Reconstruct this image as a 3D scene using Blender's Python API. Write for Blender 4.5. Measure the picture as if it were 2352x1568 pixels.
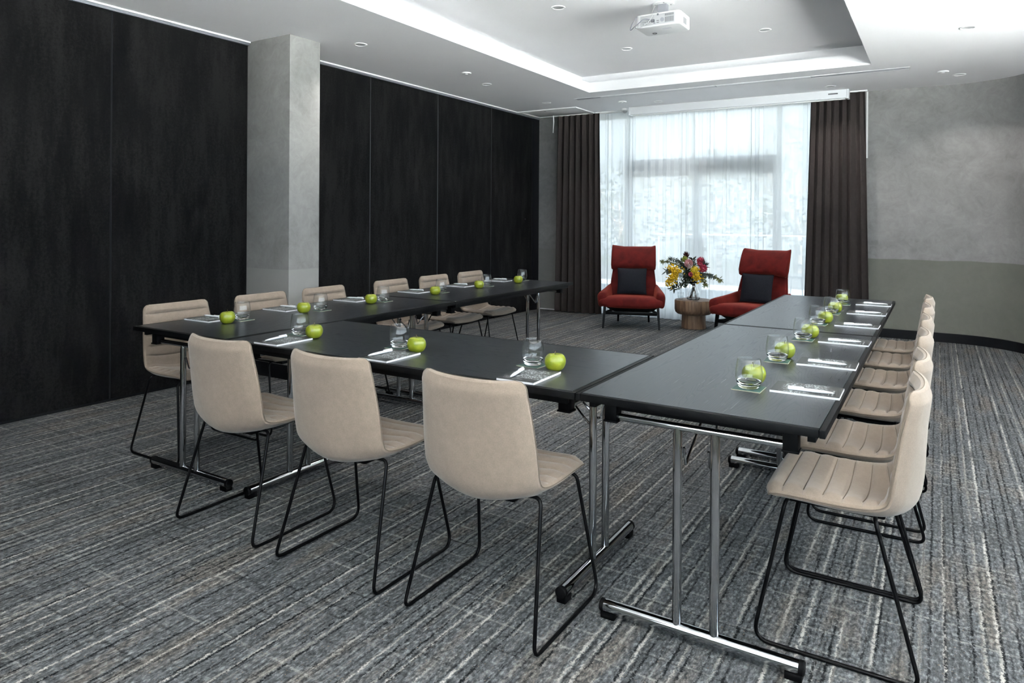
import bpy, bmesh, math, random
import numpy as np
from mathutils import Vector, Matrix
random.seed(7)
PI = math.pi
for o in list(bpy.data.objects):
    bpy.data.objects.remove(o)
S = bpy.context.scene
COL = S.collection

# ------------------------------------------------------------------ camera
cam_d = bpy.data.cameras.new('camera')
cam = bpy.data.objects.new('camera', cam_d)
COL.objects.link(cam)
YAW, ROLL = -0.551521, 0.006026
cam_d.sensor_width = 36.0
cam_d.lens = 1590.0 / 2352.0 * 36.0
cam_d.shift_y = -(784.0 - 504.2) / 2352.0
cam_d.clip_start, cam_d.clip_end = 0.05, 300
_f = Vector((math.sin(YAW), math.cos(YAW), 0))
_r = Vector((math.cos(YAW), -math.sin(YAW), 0))
_u = Vector((0, 0, 1))
_R = _r * math.cos(ROLL) + _u * math.sin(ROLL)
_U = -_r * math.sin(ROLL) + _u * math.cos(ROLL)
M = Matrix((_R, _U, -_f)).transposed().to_4x4()
M.translation = Vector((1.0035, -2.028, 1.3028))
cam.matrix_world = M
S.camera = cam

# ------------------------------------------------------------------ world
SKY = 3.2
w = bpy.data.worlds.new('sky')
S.world = w
w.use_nodes = True
nt = w.node_tree
nt.nodes.clear()
wo = nt.nodes.new('ShaderNodeOutputWorld')
bg = nt.nodes.new('ShaderNodeBackground')
tc = nt.nodes.new('ShaderNodeTexCoord')
sx = nt.nodes.new('ShaderNodeSeparateXYZ')
rp = nt.nodes.new('ShaderNodeValToRGB')
rp.color_ramp.elements[0].position = 0.0
rp.color_ramp.elements[0].color = (0.84, 0.93, 1.0, 1)
rp.color_ramp.elements[1].position = 0.9
rp.color_ramp.elements[1].color = (0.62, 0.78, 0.97, 1)
nt.links.new(tc.outputs['Generated'], sx.inputs[0])
nt.links.new(sx.outputs['Z'], rp.inputs[0])
nt.links.new(rp.outputs[0], bg.inputs[0])
bg.inputs[1].default_value = SKY
nt.links.new(bg.outputs[0], wo.inputs[0])

def portal(loc, rot, sx_, sy_):
    l = bpy.data.lights.new('window_portal', 'AREA')
    l.shape = 'RECTANGLE'
    l.size, l.size_y = sx_, sy_
    l.cycles.is_portal = True
    o = bpy.data.objects.new('window_portal', l)
    o.location, o.rotation_euler = loc, rot
    COL.objects.link(o)
sun_d = bpy.data.lights.new('sun', 'SUN')
sun_d.energy = 76.0
sun_d.angle = math.radians(1.0)
sun_d.color = (1.0, 0.985, 0.965)
sun = bpy.data.objects.new('sun', sun_d)
COL.objects.link(sun)
sun.rotation_euler = Vector((-0.60, 0.48, -0.78)).to_track_quat('-Z', 'Y').to_euler()
portal((-1.60, 7.02, 1.38), (-PI / 2, 0, 0), 3.2, 2.7)        # terrace window
portal((3.28, 0.25, 1.87), (0, PI / 2, 0), 1.8, 7.2)          # added glazing along the right side
portal((1.05, -3.68, 1.87), (PI / 2, 0, 0), 4.1, 1.8)         # added glazing behind the camera

vs = S.view_settings
vs.view_transform = 'Standard'
vs.look = 'None'
vs.gamma = 1.0
vs.use_curve_mapping = False
vs.exposure = 1.24
try:
    S.cycles.max_bounces = 10
    S.cycles.transparent_max_bounces = 16
    S.cycles.caustics_reflective = False
    S.cycles.caustics_refractive = False
    S.cycles.sample_clamp_indirect = 60.0
except Exception:
    pass

# ------------------------------------------------------------------ node helpers
class NT:
    def __init__(s, name):
        s.m = bpy.data.materials.new(name)
        s.m.use_nodes = True
        s.t = s.m.node_tree
        s.b = s.t.nodes['Principled BSDF']
        s.out = s.t.nodes['Material Output']
    def n(s, kind, **kw):
        nd = s.t.nodes.new('ShaderNode' + kind)
        for k, v in kw.items():
            setattr(nd, k, v)
        return nd
    def l(s, a, b):
        s.t.links.new(a, b)
    def val(s, x, sock):
        if hasattr(x, 'is_output') or hasattr(x, 'links'):
            s.l(x, sock)
        else:
            sock.default_value = x
    def math(s, op, a, b=0.0, c=None, clamp=False):
        nd = s.n('Math', operation=op, use_clamp=clamp)
        s.val(a, nd.inputs[0]); s.val(b, nd.inputs[1])
        if c is not None:
            s.val(c, nd.inputs[2])
        return nd.outputs[0]
    def mix(s, f, a, b):
        nd = s.n('Mix', data_type='RGBA')
        s.val(f, nd.inputs[0])
        for x, i in ((a, 6), (b, 7)):
            if isinstance(x, tuple):
                nd.inputs[i].default_value = (x[0], x[1], x[2], 1)
            else:
                s.l(x, nd.inputs[i])
        return nd.outputs[2]
    def coords(s, scale=(1, 1, 1), loc=(0, 0, 0), kind='Object'):
        t = s.n('TexCoord'); m = s.n('Mapping')
        m.inputs['Scale'].default_value = scale
        m.inputs['Location'].default_value = loc
        s.l(t.outputs[kind], m.inputs[0])
        return m.outputs[0]
    def noise(s, vec, scale=5.0, detail=3.0, rough=0.5, dist=0.0):
        nd = s.n('TexNoise')
        nd.inputs['Scale'].default_value = scale
        nd.inputs['Detail'].default_value = detail
        nd.inputs['Roughness'].default_value = rough
        nd.inputs['Distortion'].default_value = dist
        if vec is not None:
            s.l(vec, nd.inputs['Vector'])
        return nd.outputs['Fac']
    def ramp(s, f, *stops):
        nd = s.n('ValToRGB')
        e = nd.color_ramp.elements
        while len(e) < len(stops):
            e.new(0.5)
        for i, (p, c) in enumerate(stops):
            e[i].position = p
            e[i].color = (c[0], c[1], c[2], 1) if isinstance(c, tuple) else (c, c, c, 1)
        s.l(f, nd.inputs[0])
        return nd.outputs[0]
    def rng(s, f, a, b, c=0.0, d=1.0):
        nd = s.n('MapRange')
        s.l(f, nd.inputs[0])
        for i, v in enumerate((a, b, c, d)):
            nd.inputs[i + 1].default_value = v
        return nd.outputs[0]
    def bump(s, h, strength=0.2, dist=0.01):
        nd = s.n('Bump')
        nd.inputs['Strength'].default_value = strength
        nd.inputs['Distance'].default_value = dist
        s.l(h, nd.inputs['Height'])
        s.l(nd.outputs[0], s.b.inputs['Normal'])
    def col(s, c):
        if isinstance(c, tuple):
            s.b.inputs['Base Color'].default_value = (c[0], c[1], c[2], 1)
        else:
            s.l(c, s.b.inputs['Base Color'])
    def set(s, rough=None, metal=None, spec=None, sheen=None, coat=None, trans=None, ior=None):
        for k, v in (('Roughness', rough), ('Metallic', metal), ('Specular IOR Level', spec), ('Sheen Weight', sheen),
                     ('Coat Weight', coat), ('Transmission Weight', trans), ('IOR', ior)):
            if v is not None:
                s.val(v, s.b.inputs[k])

def sr(r, g, b):
    return tuple(((c / 255 + 0.055) / 1.055) ** 2.4 if c > 10 else c / 255 / 12.92 for c in (r, g, b))

def plain(name, c, rough=0.5, metal=0.0, spec=0.5, var=0.0, vscale=20.0, bump=0.0, bscale=200.0, sheen=None):
    t = NT(name)
    if var > 0:
        v = t.coords()
        f = t.noise(v, vscale, 4, 0.6)
        f2 = t.rng(f, 0.3, 0.7)
        t.col(t.mix(f2, tuple(x * (1 - var) for x in c), tuple(min(1, x * (1 + var)) for x in c)))
    else:
        t.col(c)
    if bump > 0:
        t.bump(t.noise(t.coords(), bscale, 2, 0.6), bump, 0.003)
    t.set(rough=rough, metal=metal, spec=spec, sheen=sheen)
    return t.m

MT = {}
# ---- carpet: striped along the room with broken dark and cream yarn lines
t = NT('carpet')
v = t.coords()
sp = t.n('SeparateXYZ'); t.l(v, sp.inputs[0])
X, Y = sp.outputs[0], sp.outputs[1]
pile = t.noise(v, 170, 2, 0.7)
pile2 = t.noise(t.coords((1, 0.45, 1)), 95, 2, 0.65)
wob = t.math('MULTIPLY', t.math('SUBTRACT', pile, 0.5), 0.020)
wob2 = t.math('MULTIPLY', t.math('SUBTRACT', t.noise(t.coords((1, 1, 1)), 26, 1, 0.5), 0.5), 0.012)
Xw = t.math('ADD', X, t.math('ADD', wob, wob2))
Yw = t.math('ADD', Y, wob)
def lines(src, period, width, seed, keep):
    p = t.math('DIVIDE', src, period)
    cell = t.math('FLOOR', p)
    fr = t.math('SUBTRACT', p, cell)
    wn = t.n('TexWhiteNoise', noise_dimensions='2D')
    cb = t.n('CombineXYZ'); t.l(cell, cb.inputs[0]); cb.inputs[1].default_value = seed
    t.l(cb.outputs[0], wn.inputs['Vector'])
    sc = t.n('SeparateColor'); t.l(wn.outputs['Color'], sc.inputs[0])
    off = t.math('MULTIPLY_ADD', sc.outputs[0], 0.6, 0.2)
    d = t.math('ABSOLUTE', t.math('SUBTRACT', fr, off))
    m = t.rng(d, width / period * 0.45, width / period, 1.0, 0.0)
    k = t.rng(sc.outputs[1], keep, min(1.0, keep + 0.25))
    return t.math('MULTIPLY', m, k)
dash1 = t.rng(t.noise(t.coords((26, 2.6, 1)), 1.0, 3, 0.6), 0.36, 0.52)
dash2 = t.rng(t.noise(t.coords((24, 2.2, 1), (3, 9, 0)), 1.0, 3, 0.6), 0.38, 0.55)
brk = t.rng(t.noise(t.coords((1, 0.6, 1), (2, 3, 0)), 75, 2, 0.6), 0.36, 0.48)
brk2 = t.rng(t.noise(t.coords((1, 0.6, 1), (8, 1, 0)), 75, 2, 0.6), 0.37, 0.50)
dark = t.math('MULTIPLY', t.math('MULTIPLY', lines(Xw, 0.040, 0.0055, 3.0, 0.10), dash1), brk)
dark2 = t.math('MULTIPLY', t.math('MULTIPLY', lines(t.math('ADD', Xw, 0.017), 0.023, 0.0042, 43.0, 0.35), dash2), brk2)
dark = t.math('MAXIMUM', dark, t.math('MULTIPLY', dark2, 0.7))
cream = t.math('MULTIPLY', t.math('MULTIPLY', lines(Xw, 0.055, 0.0068, 11.0, 0.20), dash2), brk2)
dash3 = t.rng(t.noise(t.coords((5.0, 22, 1)), 1.0, 3, 0.6), 0.43, 0.56)
crossd = t.math('MULTIPLY', t.math('MULTIPLY', lines(Yw, 0.075, 0.0058, 23.0, 0.30), dash3), brk2)
dash4 = t.rng(t.noise(t.coords((4.0, 20, 1), (7, 5, 0)), 1.0, 3, 0.6), 0.43, 0.56)
crossc = t.math('MULTIPLY', t.math('MULTIPLY', lines(Yw, 0.10, 0.0065, 31.0, 0.30), dash4), brk)
tone = t.noise(t.coords((1.0, 0.18, 1)), 9.0, 3, 0.6)
base = t.ramp(tone, (0.30, (0.165, 0.172, 0.170)), (0.43, (0.200, 0.213, 0.222)), (0.52, (0.262, 0.278, 0.290)), (0.63, (0.285, 0.258, 0.226)))
base = t.mix(t.rng(pile2, 0.34, 0.68), (0.080, 0.084, 0.089), base)
base = t.mix(t.math('MULTIPLY', t.rng(pile2, 0.56, 0.74), 0.5), base, (0.45, 0.47, 0.49))
fleck = t.math('MULTIPLY', t.rng(t.noise(v, 120, 1, 0.5), 0.68, 0.74), 0.5)
base = t.mix(fleck, base, (0.40, 0.30, 0.20))
base = t.mix(t.math('MULTIPLY', cream, 0.85), base, (0.68, 0.65, 0.60))
base = t.mix(t.math('MULTIPLY', crossc, 0.42), base, (0.62, 0.61, 0.58))
base = t.mix(t.math('MULTIPLY', crossd, 0.6), base, (0.022, 0.023, 0.026))
base = t.mix(t.math('MULTIPLY', dark, 0.95), base, (0.013, 0.014, 0.017))
base = t.mix(0.43, base, (0.0, 0.0, 0.0))
t.col(base)
t.set(rough=0.95, spec=0.1)
t.bump(pile, 0.5, 0.006)
MT['carpet'] = t.m

MT['ceiling'] = plain('ceiling_paint', sr(240, 240, 242), 0.75, var=0.015, vscale=1.5)
MT['white'] = plain('white_plastic', sr(236, 236, 236), 0.4)
MT['offwhite'] = plain('screen_white', sr(228, 230, 233), 0.45)

def plaster(name, up, lo, zsplit=0.885, wav=0.012, lov=0.10):
    t = NT(name)
    g = t.n('NewGeometry')
    sp = t.n('SeparateXYZ'); t.l(g.outputs['Position'], sp.inputs[0])
    n1 = t.noise(g.outputs['Position'], 2.6, 6, 0.62, 0.8)
    n2 = t.noise(g.outputs['Position'], 11.0, 5, 0.65, 1.6)
    n3 = t.noise(g.outputs['Position'], 1.1, 3, 0.5, 0.3)
    f = t.math('ADD', t.math('MULTIPLY', n1, 0.5), t.math('ADD', t.math('MULTIPLY', n2, 0.3), t.math('MULTIPLY', n3, 0.2)))
    fu = t.rng(f, 0.36, 0.64)
    cu = t.mix(fu, tuple(c * 0.76 for c in up), tuple(c * 1.22 for c in up))
    cl = t.mix(fu, tuple(c * (1 - lov) for c in lo), tuple(c * (1 + lov) for c in lo))
    zz = t.math('ADD', sp.outputs[2], t.math('MULTIPLY', t.math('SUBTRACT', t.noise(g.outputs['Position'], 3.0, 2, 0.5), 0.5), wav * 2))
    k = t.rng(zz, zsplit - 0.004, zsplit + 0.004)
    t.col(t.mix(k, cl, cu))
    t.set(rough=0.62, spec=0.3)
    t.bump(n2, 0.06, 0.01)
    return t.m
MT['plaster_right'] = plaster('plaster_right', sr(143, 142, 141), sr(115, 116, 107))
MT['plaster_back'] = plaster('plaster_back', sr(126, 125, 124), sr(121, 120, 117))
MT['plaster_col'] = plaster('plaster_column', sr(146, 145, 143), sr(153, 152, 149), 0.885, 0.004, 0.03)

# ---- dark woven partition cloth
t = NT('partition_cloth')
g = t.n('NewGeometry')
mp = t.n('Mapping'); t.l(g.outputs['Position'], mp.inputs[0])
mp.inputs['Scale'].default_value = (1, 1, 0.22)
n1 = t.noise(mp.outputs[0], 9.0, 5, 0.7)
n2 = t.noise(g.outputs['Position'], 55.0, 3, 0.8)
n3 = t.noise(mp.outputs[0], 2.2, 2, 0.5)
f = t.math('ADD', t.math('MULTIPLY', n1, 0.55), t.math('ADD', t.math('MULTIPLY', n2, 0.35), t.math('MULTIPLY', n3, 0.25)))
t.col(t.ramp(f, (0.45, (0.0014, 0.0014, 0.0021)), (0.55, (0.0046, 0.0044, 0.0047)), (0.66, (0.0125, 0.0119, 0.0119))))
t.set(rough=0.9, spec=0.15)
t.bump(n2, 0.15, 0.004)
MT['cloth_dark'] = t.m

MT['black_trim'] = plain('black_skirting', (0.006, 0.006, 0.008), 0.55, spec=0.2)
MT['dark_metal'] = plain('dark_metal', (0.09, 0.09, 0.095), 0.35, 0.9)
MT['alu'] = plain('track_aluminium', (0.30, 0.31, 0.34), 0.4, 0.7)
MT['chrome'] = plain('chrome', (0.46, 0.47, 0.485), 0.06, 1.0)
MT['black_plastic'] = plain('black_plastic', (0.0028, 0.0028, 0.0032), 0.5, spec=0.1)
MT['black_steel'] = plain('black_powder_coat', (0.004, 0.004, 0.0045), 0.33, spec=0.12)
MT['frame_grey'] = plain('window_frame_grey', sr(168, 168, 166), 0.5, 0.1)

# ---- black stained oak laminate; long grain along local x
t = NT('black_oak')
v = t.coords((0.32, 4.6, 1.0))
big = t.noise(v, 1.5, 2, 0.4, 0.1)
ring = t.math('SINE', t.math('MULTIPLY', big, 430.0))
ringm = t.rng(ring, 0.55, 1.0)
fine = t.noise(t.coords((2.0, 150.0, 1.0)), 2.0, 2, 0.6)
f = t.math('ADD', t.math('MULTIPLY', ringm, 0.62), t.math('MULTIPLY', fine, 0.45))
t.col(t.ramp(f, (0.10, (0.0050, 0.0060, 0.0076)), (0.85, (0.0280, 0.0325, 0.0395))))
t.set(rough=t.rng(f, 0.1, 0.9, 0.27, 0.36), spec=0.62)
t.bump(f, 0.06, 0.0012)
MT['oak'] = t.m
MT['edge'] = plain('edge_band', (0.0035, 0.0036, 0.0040), 0.5, spec=0.14, var=0.15, vscale=60)

# ---- chair felt
t = NT('beige_felt')
v = t.coords()
n1 = t.noise(v, 260, 3, 0.7); n2 = t.noise(v, 40, 3, 0.6)
c = sr(135, 121, 108)
t.col(t.mix(t.rng(t.math('ADD', t.math('MULTIPLY', n1, 0.6), t.math('MULTIPLY', n2, 0.4)), 0.35, 0.65), tuple(x * 0.88 for x in c), tuple(x * 1.1 for x in c)))
t.set(rough=0.95, spec=0.12, sheen=0.25)
t.bump(n1, 0.35, 0.002)
MT['felt'] = t.m
MT['seam'] = plain('seam_thread', sr(108, 96, 84), 0.9)

# ---- red velvet
t = NT('red_velvet')
v = t.coords()
n1 = t.noise(v, 7, 4, 0.6, 0.4)
lw = t.n('LayerWeight'); lw.inputs[0].default_value = 0.35
c1 = t.mix(t.rng(n1, 0.35, 0.65), (0.064, 0.0042, 0.0042), (0.120, 0.0082, 0.0070))
t.col(c1)
t.set(rough=0.75, spec=0.15, sheen=0.35)
t.b.inputs['Sheen Tint'].default_value = (0.75, 0.16, 0.10, 1)
t.bump(t.noise(v, 300, 2, 0.6), 0.2, 0.002)
MT['velvet'] = t.m
MT['cushion'] = plain('charcoal_wool', (0.017, 0.018, 0.023), 0.95, var=0.35, vscale=180, bump=0.4, bscale=260, spec=0.1)

# ---- stool wood: upright staves
t = NT('stave_wood')
v = t.coords((1, 1, 0.12))
n1 = t.noise(v, 22, 4, 0.6); n2 = t.noise(t.coords((1, 1, 0.04)), 60, 3, 0.6)
f = t.math('ADD', t.math('MULTIPLY', n1, 0.65), t.math('MULTIPLY', n2, 0.35))
t.col(t.ramp(f, (0.34, (0.060, 0.034, 0.021)), (0.5, (0.16, 0.095, 0.058)), (0.66, (0.29, 0.19, 0.12))))
t.set(rough=0.5)
MT['wood'] = t.m

MT['drape'] = plain('brown_drape', (0.044, 0.035, 0.033), 0.85, var=0.1, vscale=30, bump=0.15, bscale=300, spec=0.2)

# ---- sheer voile
t = NT('sheer_voile')
tr = t.n('BsdfTransparent'); tr.inputs[0].default_value = (1.0, 1.0, 1.0, 1)
tl = t.n('BsdfTranslucent'); tl.inputs[0].default_value = (0.90, 0.92, 0.92, 1)
df = t.n('BsdfDiffuse'); df.inputs[0].default_value = (0.86, 0.88, 0.88, 1)
m1 = t.n('MixShader'); m1.inputs[0].default_value = 0.40
t.l(tl.outputs[0], m1.inputs[1]); t.l(df.outputs[0], m1.inputs[2])
m2 = t.n('MixShader'); m2.inputs[0].default_value = 0.87
t.l(tr.outputs[0], m2.inputs[1]); t.l(m1.outputs[0], m2.inputs[2])
t.l(m2.outputs[0], t.out.inputs[0])
MT['sheer'] = t.m

def pane_mat(name, tint):
    t = NT(name)
    tr = t.n('BsdfTransparent'); tr.inputs[0].default_value = (*tint, 1)
    gl = t.n('BsdfGlossy'); gl.inputs['Roughness'].default_value = 0.02
    g = t.n('NewGeometry')
    dp = t.n('VectorMath', operation='DOT_PRODUCT')
    t.l(g.outputs['Normal'], dp.inputs[0]); t.l(g.outputs['Incoming'], dp.inputs[1])
    c = t.math('ABSOLUTE', dp.outputs['Value'])
    k = t.math('MULTIPLY_ADD', t.math('POWER', t.math('SUBTRACT', 1.0, c, clamp=True), 5.0), 0.95, 0.035)
    m = t.n('MixShader')
    t.l(k, m.inputs[0]); t.l(tr.outputs[0], m.inputs[1]); t.l(gl.outputs[0], m.inputs[2])
    t.l(m.outputs[0], t.out.inputs[0])
    return t.m
MT['pane_tint'] = pane_mat('tinted_glazing', (0.57, 0.58, 0.576))
MT['pane_clear'] = pane_mat('clear_glazing', (0.92, 0.94, 0.94))

MT['glass_thin'] = pane_mat('thin_glass', (0.985, 0.99, 0.99))
t = NT('drinking_glass')
t.col((1, 1, 1)); t.set(rough=0.0, trans=1.0, ior=1.46)
MT['glass'] = t.m
MT['water_thin'] = pane_mat('water', (0.93, 0.95, 0.95))

# ---- apple skin
t = NT('green_apple')
v = t.coords()
n1 = t.noise(v, 30, 3, 0.6); n2 = t.noise(v, 420, 1, 0.5)
c = t.mix(t.rng(n1, 0.3, 0.7), (0.155, 0.205, 0.010), (0.24, 0.265, 0.018))
c = t.mix(t.math('MULTIPLY', t.rng(n2, 0.68, 0.74), 0.4), c, (0.6, 0.62, 0.25))
t.col(c); t.set(rough=0.28, spec=0.5, coat=0.15)
t.b.inputs['Subsurface Weight'].default_value = 0.0
MT['apple'] = t.m
MT['stem'] = plain('apple_stalk', (0.07, 0.045, 0.02), 0.8)
MT['coaster'] = plain('green_coaster', (0.030, 0.078, 0.066), 0.5, var=0.08, vscale=50)
MT['coaster_edge'] = plain('coaster_board_edge', (0.35, 0.33, 0.24), 0.8)
MT['paper'] = plain('paper_white', sr(205, 205, 209), 0.7)
MT['pen'] = plain('white_pen', sr(205, 207, 212), 0.3)
MT['grey_clip'] = plain('pen_tip_grey', sr(170, 175, 180), 0.35, 0.4)
MT['print'] = plain('cover_print_white', (0.62, 0.65, 0.66), 0.6)

# ---- notepad cover: dark card with pale botanical print
t = NT('notepad_cover')
v = t.coords()
vo = t.n('TexVoronoi', feature='DISTANCE_TO_EDGE'); vo.inputs['Scale'].default_value = 85
nv_ = t.n('VectorMath', operation='ADD')
nz = t.n('TexNoise'); nz.inputs['Scale'].default_value = 28; t.l(v, nz.inputs['Vector'])
sc_ = t.n('VectorMath', operation='SCALE'); t.l(nz.outputs['Color'], sc_.inputs[0]); sc_.inputs[3].default_value = 0.03
t.l(v, nv_.inputs[0]); t.l(sc_.outputs[0], nv_.inputs[1]); t.l(nv_.outputs[0], vo.inputs['Vector'])
petal = t.rng(vo.outputs['Distance'], 0.10, 0.16)
area = t.rng(t.noise(v, 22, 3, 0.6), 0.40, 0.47)
fine = t.rng(t.noise(v, 190, 2, 0.6), 0.35, 0.6)
sp = t.n('SeparateXYZ'); t.l(v, sp.inputs[0])
band = t.rng(t.math('ABSOLUTE', t.math('SUBTRACT', sp.outputs[1], 0.008)), 0.060, 0.072, 1.0, 0.0)
k = t.math('MULTIPLY', t.math('MULTIPLY', petal, area), t.math('MULTIPLY', fine, band))
t.col(t.mix(k, (0.030, 0.031, 0.030), (0.48, 0.52, 0.53)))
t.set(rough=0.42)
MT['cover'] = t.m

MT['proj'] = plain('projector_white', sr(215, 215, 216), 0.4)
MT['proj_rear'] = plain('projector_rear_grey', sr(176, 177, 179), 0.5)
MT['vent'] = plain('vent_dark', sr(112, 113, 116), 0.6)
MT['cable'] = plain('grey_cable', sr(120, 120, 130), 0.5)
MT['lens_grey'] = plain('downlight_lens', sr(180, 181, 183), 0.35)
MT['slot'] = plain('grille_grey', sr(150, 152, 158), 0.5, 0.3)
MT['slot_light'] = plain('grille_blank_white', sr(225, 226, 228), 0.5)
# plants
MT['leaf_dark'] = plain('leaf_dark', (0.045, 0.062, 0.034), 0.6, var=0.3, vscale=40)
MT['leaf_grey'] = plain('leaf_grey', (0.10, 0.125, 0.115), 0.6, var=0.3, vscale=40)
MT['leaf_olive'] = plain('leaf_olive', (0.16, 0.17, 0.055), 0.6, var=0.3, vscale=40)
MT['leaf_lime'] = plain('leaf_lime', (0.33, 0.38, 0.07), 0.6, var=0.2, vscale=40)
MT['stalk'] = plain('flower_stalk', (0.075, 0.055, 0.025), 0.7)
MT['yellow'] = plain('yellow_bloom', (0.66, 0.42, 0.012), 0.8, var=0.25, vscale=90)
MT['lemon'] = plain('lemon_bloom', (0.68, 0.52, 0.03), 0.8, var=0.2, vscale=120)
MT['pink'] = plain('pink_bract', (0.55, 0.085, 0.14), 0.7, var=0.25, vscale=60)
MT['blush'] = plain('blush_bract', (0.62, 0.33, 0.34), 0.7, var=0.2, vscale=60)
MT['cream'] = plain('cream_core', (0.68, 0.60, 0.56), 0.8)
MT['maroon'] = plain('maroon_bract', (0.09, 0.022, 0.022), 0.6, var=0.2, vscale=60)
MT['thistle'] = plain('blue_grey_bloom', (0.30, 0.36, 0.38), 0.8, var=0.2, vscale=90)
MT['orange'] = plain('orange_bloom', (0.60, 0.32, 0.12), 0.8)
# outdoors
MT['terrace'] = plain('shade_tinted_paving', (0.36, 0.40, 0.43), 0.8, var=0.06, vscale=2)  # blue-grey stands for the building's shade on the near paving
MT['bounce_paving'] = plain('pale_bounce_paving', (0.70, 0.70, 0.68), 0.8, var=0.05, vscale=2)  # bright ground out of view, added to bounce light indoors
MT['terrace_edge'] = plain('terrace_edge_paving', (0.085, 0.085, 0.08), 0.9, var=0.05, vscale=2, spec=0.1)  # far strip split off as the sunlit part, darkened against glare
MT['foliage'] = plain('tree_foliage', (0.058, 0.063, 0.04), 0.9, var=0.25, vscale=3, spec=0.0)
MT['bark'] = plain('bark', (0.20, 0.16, 0.12), 0.9)
MT['wire'] = plain('wire_metal', (0.14, 0.15, 0.15), 0.5, 0.5)
MT['bounce_bed'] = plain('pale_bounce_bed', (0.68, 0.68, 0.68), 0.9, var=0.2, vscale=8)  # pale ground added to bounce sunlight onto the ceiling
MT['grass'] = plain('lawn', (0.055, 0.062, 0.038), 0.9, var=0.2, vscale=1)

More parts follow.
